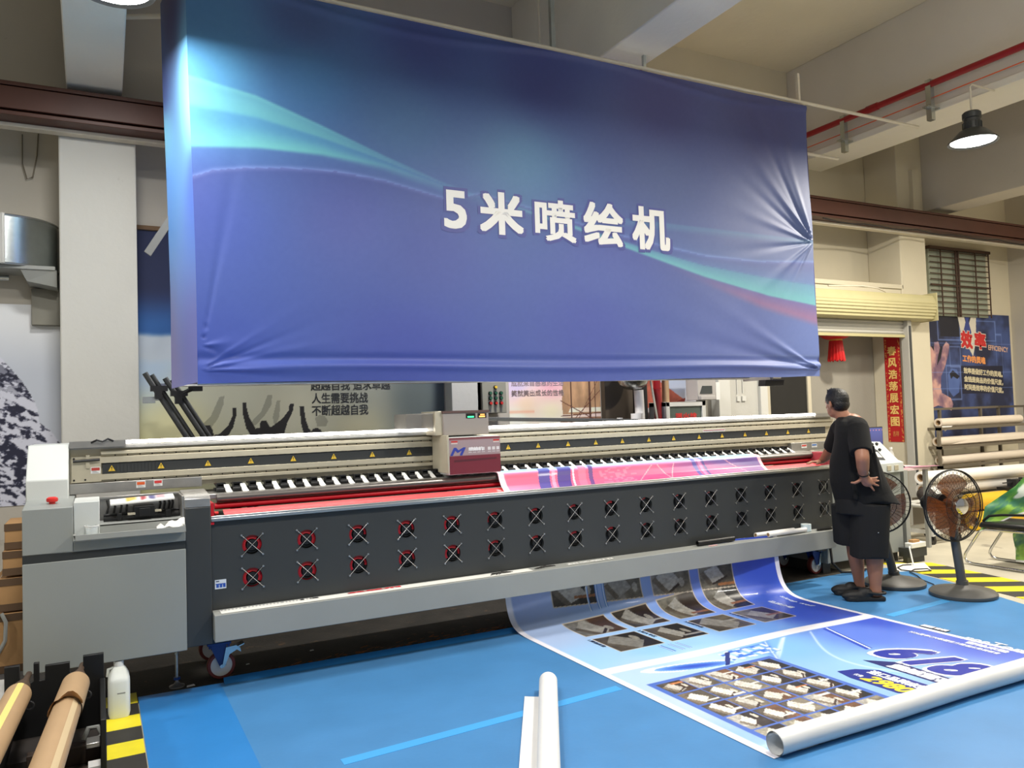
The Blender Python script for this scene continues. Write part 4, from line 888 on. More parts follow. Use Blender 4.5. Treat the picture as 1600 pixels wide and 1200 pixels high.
def rid(X, Z):
    c = mixc((206,206,214), (168,180,206), sstep(1.6, 1.95, Z)); k = inpoly(X, Z, [(5.5,2.2),(5.75,1.95),(6.12,1.72),(6.05,1.63),(5.5,1.63)]); c = np.where(k[..., None], np.array((196,104,84))*(.8+.4*noise(X*2, Z*2, 7, 2)[..., None]), c)
    k = inpoly(X, Z, [(6.02,1.70),(6.14,1.74),(6.12,1.62),(5.98,1.64)]); return np.where(k[..., None], np.array((150,52,44)), c)
t, P, f = poster('hillside_mural', 'pale sky mural with a red slope on the wall beside the red standpipe', 5.55, 6.40, 1.2, 2.4, 7.3, rid, 120, 150); P.build('print', PRINT_PAPER, t)
# switch box with coloured buttons
t = thing('switch_box', 'grey electric switch box with rows of coloured buttons on the wall', 'switch box', (3.53, 7.12, 1.62))
MB().box(3.40,3.67,7.10,7.30,1.625,2.12).build('enclosure', mat('olive_grey_enamel', (146,144,130), .5), t, .006); MB().box(3.36,3.40,7.12,7.30,1.6,2.1).build('cable_duct', M['grey_frame'], t)
for X, Z, col in [(3.545,1.885,'warn')]+[(3.485+.06*i,1.825-.0*i,'caster_blue' if i == 9 else 'lamp_green') for i in range(3)]+[(3.485+.06*i,1.775,'lamp_green') for i in range(3)]+[(3.485+.06*i,1.725,'red') for i in range(3)]:
    if col == 'lamp_green' and 'lamp_green' not in M: M['lamp_green'] = mat('green_button', (44,96,72), .35)
    MB().cyl((X,7.10,Z),(X,7.085,Z),.019,n=14).mat(1).cyl((X,7.085,Z),(X,7.07,Z),.014,n=14).build('push_button', [M['black'], M[col]], t)
# dark curtain-like board and what leans there
t = thing('dark_board', 'dark brown board with a black rounded shape on the wall right of the ship mural', 'board', (5.24, 7.25, .6)); MB().box(4.95,5.53,7.22,7.295,.6,2.6).build('panel', mat('dark_brown_board', (64,56,46), .6), t)
P = Print(); P.grid(np.linspace(4.95,5.53,60), np.linspace(.6,2.6,160), lambda X, Z: (X, 7.218, Z), lambda X, Z: mixc((70,60,48), (30,24,18), 1-sstep(.255,.27,np.hypot(X-4.95,(Z-1.95)*.8)))); P.build('printed_shape', PRINT_PAPER, t)
b = MB(); b.lathe([(.0,-.12),(.09,-.105),(.15,-.06),(.175,.0),(.18,.06),(.0,.06)], (5.10,6.9,1.945), n=32); b.cyl((5.10,6.9,2.0),(5.10,6.9,3.2),.008,n=6); o = b.build('pendant_dome', M['galv']); tag(o, 'shiny metal dome hanging just under the sign right of the ship mural', 'lamp')
def wroll(x, y, z1, r, label, z0=0., lean=0., name='paper_roll', m='paper', grp=None):
    b = MB(); b.pipe((x+lean, y, z0), (x, y+.0, z1), r, r*.45, 28); o = b.build(name, M[m]); return tag(o, label, 'roll', grp)
wroll(5.17, 6.9, 1.825, .052, 'tall white roll standing upright behind the printer by the red standpipe', lean=.05)
wroll(5.06, 6.8, 1.575, .062, 'shorter white roll standing in front of the tall white roll')
wroll(4.84, 6.8, 1.535, .030, 'small white roll end showing above the light bar beside the dark brown board')
wroll(4.74, 6.8, 1.505, .022, 'smallest white roll end showing above the light bar below the ship mural')
o = MB().cyl((5.47,6.95,0),(5.44,6.95,CEIL),.040,n=18).cyl((5.46,6.95,1.83),(5.46,6.95,1.85),.047,n=18).build('standpipe', M['red_pipe']); tag(o, 'red standpipe rising behind the printer', 'pipe')
b = MB().cyl((5.42,6.85,1.2),(5.30,6.85,1.92),.012,n=8); o = b.build('alloy_tube', M['alu']); tag(o, 'thin silver tube leaning left of the red standpipe', 'tube')
o = MB().hexa([(5.24,6.98,0),(5.40,6.98,0),(5.40,7.1,0),(5.24,7.1,0),(5.24,6.98,2.1),(5.33,6.98,2.1),(5.33,7.1,2.1),(5.24,7.1,2.1)]).build('black_case', M['black']); tag(o, 'black upright case behind the tall white roll', 'case')
wroll(5.60, 6.98, 1.93, .040, 'brown cardboard roll standing on the glass-front cabinet', z0=1.685, m='kraft', name='cardboard_roll')
t = thing('glass_cabinet', 'white framed cabinet with a green glass front and red lettering', 'cabinet', (5.8, 7.0, 0))
b = MB().box(5.52,5.57,6.88,7.18,0,1.685).box(6.03,6.08,6.88,7.18,0,1.685).box(5.52,6.08,6.88,7.18,1.635,1.685).box(5.52,6.08,7.16,7.18,0,1.66).box(5.52,6.08,6.88,7.18,0,.08); b.build('frame', M['white_frame'], t, .004)
P = Print(); P.poly([(5.57,.08),(6.03,.08),(6.03,1.635),(5.57,1.635)], yplane(6.90)(0), (86,98,90)); P.text('消火栓', 5.66, 1.505, .30, .055, yplane(6.90)(.003), (196,50,48), .06); P.build('glass_door', PRINT, t)
t = thing('card_reader', 'pale grey machine with a small display standing above the glass cabinet', 'machine', (6.1, 6.95, 0))
MB().box(5.99,6.26,6.90,7.10,1.70,2.02).box(6.0,6.22,6.86,6.90,1.70,1.75).build('housing', mat('pale_grey_case', (176,172,168), .5), t, .008); MB().hexa([(6.02,6.893,1.77),(6.2,6.893,1.77),(6.2,6.90,1.77),(6.02,6.90,1.77),(6.06,6.893,1.86),(6.2,6.893,1.86),(6.2,6.90,1.86),(6.06,6.90,1.86)]).build('display', mat('grey_display', (70,74,74), .25), t)
MB().box(6.262,6.32,6.90,7.08,1.70,1.90).build('side_panel', M['white'], t); MB().box(6.10,6.17,6.98,7.06,0,1.70).build('stand', M['grey_metal'], t)
b = MB().tube([(6.86,7.19,2.2),(6.86,7.19,1.78),(6.855,7.19,1.765)], .006, n=6).tube([(6.95,7.19,2.2),(6.95,7.19,1.78)], .006, n=6).box(6.85,6.90,7.18,7.2,1.68,1.74).box(6.93,6.99,7.18,7.2,1.68,1.74); o = b.build('wall_sockets', M['white_frame']); tag(o, 'white sockets with surface conduits on the white wall strip behind the printer', 'socket')

# leaning rail pair in the left gap
for k, (xa, za, xb, zb, lab_) in enumerate(((.355,2.01,.98,.93,'left of the two dark metal rails leaning below the sign corner'), (.495,1.97,1.11,.93,'right of the two dark metal rails leaning below the sign corner'))):
    t = thing('metal_rail', lab_, 'rail', ((xa+xb)/2, 6.6, 0), 0, 'leaning metal rails'); dx = .028
    b = MB().cyl((xb-dx,6.6,0),(xa-dx,6.6,za),.020,n=12).cyl((xb+dx*.8,6.62,0),(xa+dx*.8,6.62,za-.01),.017,n=12); 
    # straight from the floor: extend along the same slope
    b = MB(); s_ = (xb-xa)/(za-zb); x0 = xb+s_*zb
    b.cyl((x0-dx,6.6,0),(xa-dx,6.6,za),.021,n=12).cyl((x0+dx*.8,6.62,0),(xa+dx*.8,6.62,za-.012),.017,n=12).cyl((x0,6.605,0),(xa,6.605,za-.03),.008,n=8); b.build('rails', M['dark_metal'], t)
    px_ = xa+s_*.12; MB().box(px_-.06,px_+.06,6.56,6.64,za-.14,za-.10).box(px_-.03,px_+.02,6.56,6.64,za-.20,za-.14).build('clamp', M['black'], t)
b = MB().tube([(.55,6.58,1.83),(.63,6.57,1.87),(.70,6.56,1.90)], .016, n=8).box(.66,.73,6.53,6.60,1.865,1.93).box(.63,.67,6.54,6.59,1.875,1.90); o = b.build('support_arm', M['black']); tag(o, 'black jointed arm clamped to the right leaning rail', 'arm')
o = MB().box(.40,.475,6.62,6.66,1.80,1.93).box(.31,.40,6.64,6.66,1.78,1.83).build('bracket_plate', M['galv']); tag(o, 'grey metal plate bolted between the two leaning rails', 'plate')

# duct on the left wall
t = thing('metal_duct', 'shiny galvanised half-round duct on the wall left of the white column', 'duct', (-.66, 7.0, 2.9))
b = MB(); n = 40
prof = [(-.70+.44*math.sin(PI*.5*k/n), 7.28-.38*math.cos(PI*.5*k/n)) for k in range(n+1)]; prof = [(-1.7,6.90)]+prof
vs = [(x,y,z) for z in (2.86,3.215) for x, y in prof]; m_ = len(prof); b.raw(vs, [(i, i+1, m_+i+1, m_+i) for i in range(m_-1)], True)
b.raw([(x,y,2.86) for x,y in prof]+[(-1.7,7.28,2.86)], [list(range(m_+1))]); b.raw([(x,y,3.215) for x,y in prof]+[(-1.7,7.28,3.215)], [list(range(m_+1))])
b.build('shell', M['galv'], t)
b = MB(); b.box(-.665,-.59,6.885,6.905,2.85,3.225).box(-.64,-.63,6.875,6.89,2.85,3.225).box(-.61,-.60,6.875,6.89,2.85,3.225); b.build('seam_strip', M['alu'], t)
b = MB(); b.tube([(p_[0],p_[1]-.003,z) for z in (2.855,) for p_ in prof], .008, n=6).tube([(p_[0],p_[1]-.003,3.22) for p_ in prof], .008, n=6); b.build('rolled_edge', M['alu'], t)
MB().box(-1.7,-.27,6.95,7.29,2.825,2.852).hexa([(-.46,7.0,2.74),(-.26,7.0,2.70),(-.26,7.29,2.70),(-.46,7.29,2.74),(-.50,6.96,2.825),(-.26,6.96,2.825),(-.26,7.29,2.825),(-.50,7.29,2.825)]).build('support_shelf', M['tray'], t)
o = MB().box(-.445,-.245,7.22,7.30,2.43,2.72).build('junction_box', mat('dull_zinc_sheet', (124,122,112), .5, metal=.5, var=.15), None, .004); tag(o, 'dull metal box on the wall under the shiny duct', 'box')
o = MB().cyl((-1.7,7.2,2.79),(-.59,7.2,2.79),.022,n=12).build('short_pipe', M['galv']); tag(o, 'short grey pipe stub on the wall below the duct', 'pipe')
o = MB().tube([(-.50,7.28,3.96),(-.50,7.27,3.72),(-.47,7.27,3.60),(-.43,7.27,3.62),(-.40,7.28,3.8),(-.39,7.28,3.98)], .005, n=6).build('hanging_wire', M['grey_frame']); tag(o, 'thin grey wire looping down the wall above the steel rail', 'wire')

# cardboard boxes stacked behind the left end
def carton(x0, x1, y0, y1, z0, z1, lab_, open_=False):
    t = thing('cardboard_box', lab_, 'box', ((x0+x1)/2, (y0+y1)/2, z0), 0, 'cartons stacked at the left wall')
    MB().box(x0,x1,y0,y1,z0,z1).build('carton', M['cardboard'], t, .006)
    MB().box(x0-.002,x1+.002,y0-.003,y0,z1-.05,z1-.002).build('packing_tape', M['card_dark'], t); MB().box(x0-.002,x1+.002,y0-.003,y0,z0+.002,z0+.05).build('packing_tape', M['card_dark'], t)
    if open_: MB().hexa([(x0-.16,y0,z1-.12),(x0-.15,y0,z1-.13),(x0-.15,y1,z1-.13),(x0-.16,y1,z1-.12),(x0-.01,y0,z1),(x0,y0,z1),(x0,y1,z1),(x0-.01,y1,z1)]).build('flap', M['cardboard'], t)
    return t
carton(-.585,-.2,6.30,6.75,.40,.62,'open cardboard box third from the top of the left stack', True)
carton(-.565,-.2,6.30,6.75,.635,.80,'cardboard box second from the top of the left stack'); carton(-.555,-.2,6.32,6.72,.805,.98,'topmost cardboard box of the stack behind the cabinet end')
carton(-.60,-.2,6.28,6.78,.0,.39,'cardboard box at the bottom of the left stack with grey straps')
o = MB().tube([(-.57,6.26,.40),(-.545,6.255,.34),(-.55,6.255,.22),(-.60,6.26,.12)], .012, n=8).build('grey_hose', M['tray']); tag(o, 'grey hose drooping over the lowest cardboard box', 'hose')
o = MB().hexa([(-1.6,5.55,.0),(-.47,5.55,.0),(-.47,5.92,.0),(-1.6,5.95,.0),(-1.6,5.6,.10),(-.49,5.6,.07),(-.49,5.86,.08),(-1.6,5.9,.11)]).build('white_wrapping', M['paper'], None, .03); tag(o, 'white plastic wrapping heaped on the floor left of the cabinet', 'wrapping')
o = MB().prism([(-1.4,6.55),(-.42,6.5),(-.40,6.8),(-1.4,6.9)], 'z', .001, .03).build('white_sheet', M['paper'], None, .01); tag(o, 'crumpled white sheet on the dark floor below the cartons', 'sheet')
# ================================================================== right side of the hall
t = thing('roller_shutter', 'cream roller shutter box over the grey doorway', 'shutter', (8.6, 6.73, 2.48))
def arc(cy, cz, r, a0, a1, n): return [(cy+r*math.cos(math.radians(a0+(a1-a0)*i/n)), cz+r*math.sin(math.radians(a0+(a1-a0)*i/n))) for i in range(n+1)]
pts = [(6.80,3.02),(6.72,3.02)]
for i in range(8):
    z = 2.995-.04*i; pts += [(6.60-.05*math.sin(PI*(i+.5)/8), z), (6.592-.05*math.sin(PI*(i+.9)/8), z-.030)]
pts += [(6.68,2.67),(6.80,2.67)]
MB().prism(pts, 'x', 6.9, 9.80).build('hood', M['shutter'], t, .004)
MB().box(9.80,9.815,6.54,6.80,2.66,3.03).build('end_cap', M['shutter'], t, .03)
pts = [(6.80,2.70)]+[(6.775 if i % 2 else 6.757, 2.70-.024*i) for i in range(10)]+[(6.80,2.484)]
MB().prism(pts, 'x', 7.0, 9.40).build('curtain', M['shutter_grey'], t); MB().box(7.0,9.40,6.745,6.80,2.452,2.486).build('bottom_bar', M['shutter'], t)
MB().box(9.40,9.475,6.70,6.80,0,2.68).build('guide_rail', M['shutter_grey'], t); MB().box(9.42,9.455,6.69,6.70,0.0,2.60).build('guide_slot', M['dark_metal'], t)
MB().box(9.52,9.58,6.598,6.60,2.93,2.955).build('maker_plate', M['black'], t)
MB().tube([(7.9,6.66,3.05),(8.5,6.64,3.07),(8.8,6.66,3.06),(9.0,6.7,3.03)], .010, n=6).build('shutter_cable', M['white_pipe'], t)
# red couplet on the door jamb
f = lambda d: (lambda V, Z: (9.468-d, V, Z))
t = thing('couplet_scroll', 'red paper scroll with gold characters hanging beside the doorway', 'scroll', (9.46, 7.0, .95))
def cp(V, Z):
    c = np.zeros(V.shape+(3,))+np.array((172,22,24)); e = np.minimum(V-6.875, 7.115-V); n = noise(V*6, Z*6, 9, 4)
    return np.where(((e > .012) & (e < .036) & (n > .60))[..., None], np.array((206,140,70)), c)
P = Print(); P.grid(np.linspace(6.875, 7.115, 40), np.linspace(1.075, 2.50, 200), f(.003), cp)
for i, ch in enumerate('春风浩荡展宏图'):
    z = 2.50-.105-(i+1)*.158+.0; P.text(ch, 7.062, z, .125, .118, lambda V, Z: (9.468-.006, V, Z), (226,190,110), .03, 0, (-1, 0), (0, 1))
P.text('吉祥', 7.04, 1.15, .09, .07, lambda V, Z: (9.468-.006, V, Z), (206,130,70), .02, 0, (-1, 0), (0, 1))
P.build('print', PRINT_PAPER, t); MB().cyl((9.462,6.87,2.505),(9.462,7.12,2.505),.006,n=8).build('hanging_bar', M['gold'], t)
# lantern half hidden by the shutter
t = thing('red_lantern', 'round red lantern with a tassel hanging under the roller shutter', 'lantern', (8.45, 7.05, 2.15))
b = MB(); prof = [(.07+.165*math.sin(PI*k/14), -.16*math.cos(PI*k/14)) for k in range(15)]; b.lathe(prof, (8.45,7.05,2.60), n=32); b.build('shade', M['lantern'], t)
MB().cyl((8.45,7.05,2.42),(8.45,7.05,2.445),.08,n=24).cyl((8.45,7.05,2.76),(8.45,7.05,2.78),.08,n=24).build('gold_collar', M['gold'], t)
b = MB(); 
for k in range(46): a = 2*PI*k/46; r = .092+.006*(k % 3); b.cyl((8.45+.075*math.cos(a),7.05+.075*math.sin(a),2.42),(8.45+r*math.cos(a),7.05+r*math.sin(a),2.155+.006*(k % 4)),.0075,n=5)
b.cyl((8.45,7.05,2.425),(8.45,7.05,2.2),.07,n=16); b.build('tassel', M['lantern'], t); MB().cyl((8.45,7.05,2.78),(8.45,7.05,2.86),.005,n=6).build('cord', M['lantern'], t)
# efficiency poster
HAND = [(10.64,1.50),(10.64,2.30),(10.72,2.40),(10.79,2.33),(10.80,2.46),(10.90,2.47),(10.93,2.38),(10.86,2.22),(10.84,2.12),(10.93,2.22),(11.00,2.40),(11.08,2.47),(11.15,2.43),(11.12,2.30),(11.02,2.10),(10.92,1.96),(10.90,1.80),(10.92,1.72),(11.12,1.64),(11.17,1.55),(11.12,1.46),(10.98,1.50),(10.82,1.54)]
def eff(X, Z):
    n = noise(X, Z, 2.5, 2); c = mixc((30,34,58), (66,84,138), sstep(.35, .68, n)*.8+.15*sstep(11.6, 12.6, X))
    for x0, x1, z0, z1 in ((10.95,11.42,2.55,2.90),(10.66,10.98,2.05,2.40)): c = np.where(((X > x0) & (X < x1) & (Z > z0) & (Z < z1))[..., None], np.array((26,26,38)), c)
    for x0, x1, z0, z1 in ((10.9,11.42,2.50,2.95),(11.15,11.40,2.1,2.4),(11.8,12.3,2.5,2.8),(10.62,10.85,1.9,2.1),(12.3,12.45,2.0,2.6),(11.05,11.38,1.62,2.12)):
        e = np.maximum(np.abs(X-(x0+x1)/2)/((x1-x0)/2), np.abs(Z-(z0+z1)/2)/((z1-z0)/2)); c = mixc(c, (130,156,220), np.exp(-((e-1)/.05)**2)*.6)
    k = inpoly(X, Z, [(11.37,2.92),(11.52,2.92),(11.60,2.66),(11.74,2.92),(11.84,2.92),(11.80,2.5),(11.71,2.26),(11.60,2.4),(11.44,2.62)]); c = np.where(k[..., None], np.array((206,200,186)), c)
    k = inpoly(X, Z, [(11.52,2.92),(11.70,2.92),(11.64,2.80),(11.70,2.62),(11.60,2.45),(11.50,2.62),(11.58,2.80)]); c = np.where(k[..., None], np.array((54,66,130)), c)
    k = inpoly(X, Z, [(11.08,1.98),(11.16,2.08),(11.30,2.06),(11.36,1.9),(11.32,1.72),(11.18,1.66),(11.08,1.76)]); c = np.where(k[..., None], mixc((52,72,130), (96,120,180), n), c)
    k = inpoly(X, Z, [(11.12,2.0),(11.2,2.05),(11.36,1.96),(11.3,1.92),(11.2,1.96),(11.15,1.92)]); c = np.where(k[..., None], np.array((22,22,32)), c)
    c = np.where(((X > 11.40) & (X < 12.44) & (Z < 2.12) & (Z > 1.70))[..., None], np.array((28,30,52)), c)
    k = inpoly(X, Z, HAND); c = np.where(k[..., None], mixc((110,84,110), (206,160,150), sstep(.3, .7, noise(X*1.5, Z*1.5, 3, 6))), c)
    for zz in (2.45, 2.02, 1.78): c = mixc(c, (120,146,210), np.exp(-((Z-zz)/.006)**2)*.5)
    return c
t, P, f = poster('efficiency_poster', 'dark blue poster with red heading and a reaching hand on the right wall panel', 10.62, 12.68, 1.05, 2.905, 7.295, eff, 330, 280)
def tilt(d): return lambda X, Z: (X, 7.289-d, Z-(X-11.4)*.07)
P.text('效', 11.44, 2.40, .26, .24, tilt(.002), (206,196,186), .10); P.text('率', 11.77, 2.41, .26, .24, tilt(.002), (206,196,186), .10); P.text('效', 11.44, 2.40, .26, .24, tilt(.004), (190,40,40), .05); P.text('率', 11.77, 2.41, .26, .24, tilt(.004), (190,40,40), .05)
P.text('EFFICIENCY', 12.10, 2.41, .50, .075, tilt(.002), (206,170,150), .05)
P.text('工作的灵魂', 11.45, 2.185, .55, .10, tilt(.002), (226,150,84), .05)
for z, s_ in ((2.01,'效率是做好工作的灵魂。'),(1.885,'金钱是商品的价值尺度，'),(1.765,'时间是效率的价值尺度。')): P.text(s_, 11.46, z, .96, .085, tilt(.002), (200,190,160), .05)
P.build('print', PRINT_PAPER, t)
# storage rack with rolls
t = thing('roll_rack', 'grey-brown steel rack holding rolls in front of the blue poster', 'rack', (10.9, 6.8, 0))
for x, y in ((9.86,6.66),(10.48,7.05),(11.42,7.05),(11.86,6.66),(11.86,7.05),(9.86,7.05)):
    MB().box(x-.018,x+.018,y-.018,y+.018,0,1.50 if y > 6.8 or x > 11 else 1.27).build('upright', M['grey_frame'], t)
for z in (1.25, 1.0, .745, .25): MB().box(9.84,11.9,6.63,6.69,z-.035,z).box(9.84,11.9,7.02,7.07,z-.035,z).box(9.84,9.88,6.63,7.07,z-.035,z).box(11.84,11.9,6.63,7.07,z-.035,z).build('shelf_rail', M['grey_frame'], t)
MB().box(9.84,11.9,7.03,7.07,1.475,1.505).box(11.84,11.88,6.64,7.07,1.475,1.505).build('top_rail', M['grey_frame'], t)
def hroll(x0, x1, y, z, r, lab_, m='paper_warm', loose=False, tilt_=0., y1=None, name='media_roll', grp='rolls on the rack'):
    t = thing(name, lab_, 'roll', ((x0+x1)/2, y, z-r), 0, grp); y1 = y if y1 is None else y1
    MB().pipe((x0,y,z),(x1,y1,z+tilt_),r,r*.62,28).build('wound_media', M[m], t); MB().pipe((x0+.004,y,z),(x1-.004,y1,z+tilt_),r*.615,r*.5,20).build('core', M['kraft'], t)
    if loose: MB().raw([(x0+.02,y-r*.6,z-r*.8),(x0+.26,y-r*.6,z-r*.8),(x0+.06,y-r*.9,z-r*2.0)], [(0,1,2)]).raw([(x0+.02,y-r*.58,z-r*.8),(x0+.26,y-r*.58,z-r*.8),(x0+.06,y-r*.88,z-r*2.0)], [(2,1,0)]).build('loose_corner', M['paper'], t)
    return t
hroll(9.95,11.80,6.72,1.312,.058,'white roll with a loose corner on the top tier of the rack', loose=True)
hroll(9.90,12.05,6.72,1.062,.060,'beige roll on the second tier of the rack')
MB().raw([(10.1,6.655,1.02),(12.0,6.655,1.03),(12.0,6.66,1.075),(10.5,6.66,1.065)], [(0,1,2,3)]).build('loose_edge', M['paper_warm'], bpy.data.objects['media_roll.001'])
hroll(9.93,11.84,6.72,.808,.060,'white roll on the third tier of the rack'); hroll(9.95,11.7,6.95,.80,.05,'white roll lying behind the front roll of the third tier')
hroll(8.93,11.3,6.30,.668,.078,'large white roll lying across the top of the low pile by the rack', m='paper', grp='low pile of rolls', tilt_=-.03)
hroll(9.02,11.4,6.36,.510,.075,'white roll directly under the top roll of the low pile', m='paper', grp='low pile of rolls', tilt_=-.03)
hroll(9.55,11.2,6.10,.335,.105,'upper yellow roll lying beyond the pedestal fan', m='yellow_roll', grp='yellow rolls', tilt_=-.02); hroll(9.5,11.2,6.02,.115,.11,'lower yellow roll lying on the floor beyond the pedestal fan', m='yellow_roll', grp='yellow rolls')
o = MB().box(9.1,11.5,6.25,6.55,0,.395).box(9.1,11.5,6.29,6.5,.395,.40).build('pallet_block', M['grey_frame'], None, .01); tag(o, 'low grey platform carrying the pile of white rolls', 'platform')
t = thing('tool_caddy', 'small black machine part with prongs lying on the yellow rolls', 'tool', (10.5, 6.1, .43)); MB().box(10.30,10.85,6.0,6.2,.428,.47).build('base', M['black'], t); MB().box(10.46,10.52,6.04,6.16,.47,.56).box(10.55,10.68,6.04,6.16,.47,.555).box(10.72,10.78,6.04,6.16,.47,.565).box(10.26,10.50,6.08,6.10,.52,.532).build('prongs', M['rubber'], t)
# monitor on a desk behind the console, water bottle, mouse and board
t = thing('monitor', 'dark blue computer screen behind the printer console', 'monitor', (7.75, 6.1, .9))
MB().box(7.62,8.02,6.10,6.13,1.08,1.33).build('casing', M['black'], t, .004)
def scr(X, Z): c = mixc((58,64,120), (74,84,150), sstep(1.1, 1.3, Z)); return np.where(((Z > 1.285) & (Z < 1.30) & ((X*60).astype(int) % 3 == 0))[..., None], np.array((190,130,140)), c)
P = Print(); P.grid(np.linspace(7.63,8.01,60), np.linspace(1.09,1.32,40), lambda X, Z: (X, 6.098, Z), scr); P.build('screen', PRINT, t); MB().box(7.80,7.84,6.13,6.16,.90,1.2).box(7.72,7.92,6.08,6.22,.895,.905).build('stand', M['black'], t)
t = thing('work_desk', 'pale desk with metal legs standing behind the printer console', 'desk', (7.8, 6.1, 0)); MB().box(7.42,8.12,5.6,6.4,.862,.89).build('desktop', M['pinkboard'], t)
for x, y in ((7.46,5.64),(8.08,5.64),(7.46,6.36),(8.08,6.36)): MB().box(x-.02,x+.02,y-.02,y+.02,0,.862).build('leg', M['tray'], t)
t = thing('water_bottle', 'clear plastic water bottle with a white cap behind the control panel', 'bottle', (7.72, 5.78, .89)); MB().lathe([(.0,0),(.03,0),(.032,.01),(.032,.13),(.028,.15),(.013,.185),(.013,.20)], (7.72,5.78,.892), n=18).build('body', M['clear'], t); MB().cyl((7.72,5.78,1.09),(7.72,5.78,1.112),.015,n=14).build('cap', M['white'], t)
o = MB().ball((7.74,5.68,.893), .05, 8, (1,.65,.55)).build('computer_mouse', M['black']); tag(o, 'black computer mouse on the pale desk', 'mouse')
o = MB().box(7.62,7.86,5.62,5.72,.8905,.894).prism([(7.8,5.6),(8.2,5.55),(8.22,5.62),(7.86,5.72)], 'z', .8905,.894).build('clip_board', mat('mauve_card', (170,120,140), .5)); tag(o, 'thin mauve board sticking out over the desk edge', 'board')
# white cart on castors
t = thing('utility_cart', 'white tube-frame cart on castors behind the pedestal fans', 'cart', (8.5, 5.9, 0))
for x in (8.27, 8.72):
    for y in (5.72, 6.1): MB().hexa([(x-.02,y-.02,.09),(x+.02,y-.02,.09),(x+.02,y+.02,.09),(x-.02,y+.02,.09),(x-.0,y-.02,.40),(x+.04,y-.02,.40),(x+.04,y+.02,.40),(x-.0,y+.02,.40)]).build('leg', M['white_frame'], t); MB().cyl((x,y-.015,.042),(x,y+.015,.042),.042,n=18).box(x-.015,x+.015,y-.025,y+.025,.05,.092).build('castor', M['black'], t)
MB().cyl((8.24,5.72,.42),(8.86,5.72,.42),.026,n=12).cyl((8.24,6.1,.42),(8.86,6.1,.42),.026,n=12).cyl((8.26,5.72,.42),(8.26,6.1,.42),.022,n=12).box(8.3,8.84,5.74,6.08,.41,.42).build('top_frame', M['white_frame'], t)
MB().box(8.26,8.80,5.70,5.74,.11,.155).box(8.26,8.80,6.08,6.12,.11,.155).box(8.27,8.31,5.72,6.1,.11,.15).build('lower_rail', M['white_frame'], t)
t = thing('dark_bag', 'dark bundle with a white paper flap lying on the white cart', 'bundle', (8.5, 5.9, .44)); MB().ball((8.47,5.9,.53), .11, 8, (1.2,.9,.9)).ball((8.62,5.92,.52), .08, 8, (1,.9,1)).build('bundle', mat('grey_brown_cloth', (60,54,52), .8, bump=.4, bscale=25), t); MB().raw([(8.30,5.74,.63),(8.45,5.72,.65),(8.44,5.70,.50)], [(0,1,2)]).raw([(8.30,5.745,.63),(8.45,5.725,.65),(8.44,5.705,.50)], [(2,1,0)]).build('paper_flap', M['paper'], t); MB().cyl((8.60,5.84,.55),(8.66,5.78,.57),.03,n=14).build('tube_end', M['kraft'], t)
# socket strip with adapters and leads by the console foot
t = thing('power_strip', 'white power strip with leads on the floor by the console', 'power strip', (7.2, 5.1, 0)); MB().box(7.13,7.35,5.16,5.24,.15,.20).build('strip', M['white'], t, .006); MB().box(7.18,7.28,5.18,5.23,.20,.225).build('adapter', M['cardboard'], t); MB().tube([(7.15,5.2,.17),(7.08,5.15,.16),(7.05,5.1,.03),(7.0,5.08,.012),(7.08,5.02,.012)], .008, n=6).build('white_lead', M['white'], t); MB().box(7.11,7.37,5.17,5.295,.06,.148).box(7.11,7.37,5.2,5.25,0,.06).build('shelf', M['dark_metal'], t)
o = MB().prism([(6.62,5.02),(6.98,4.86),(7.25,5.12),(6.95,5.26)], 'z', .004, .0065).build('white_paper_sheet', M['paper']); tag(o, 'sheet of white paper on the floor behind the left pedestal fan', 'paper')
pts = [(6.36,4.40),(6.42,4.46),(6.5,4.62),(6.62,4.75),(6.72,4.9),(6.86,4.95),(6.98,4.9),(6.92,4.82),(6.78,4.86),(6.74,5.0),(6.82,5.1),(6.95,5.14),(7.05,5.1)]
o = MB().tube([(x,y,.014) for x,y in pts], .0055, n=6).build('fan_lead', M['cable']); tag(o, 'black lead of the front pedestal fan curling over the floor', 'cable')

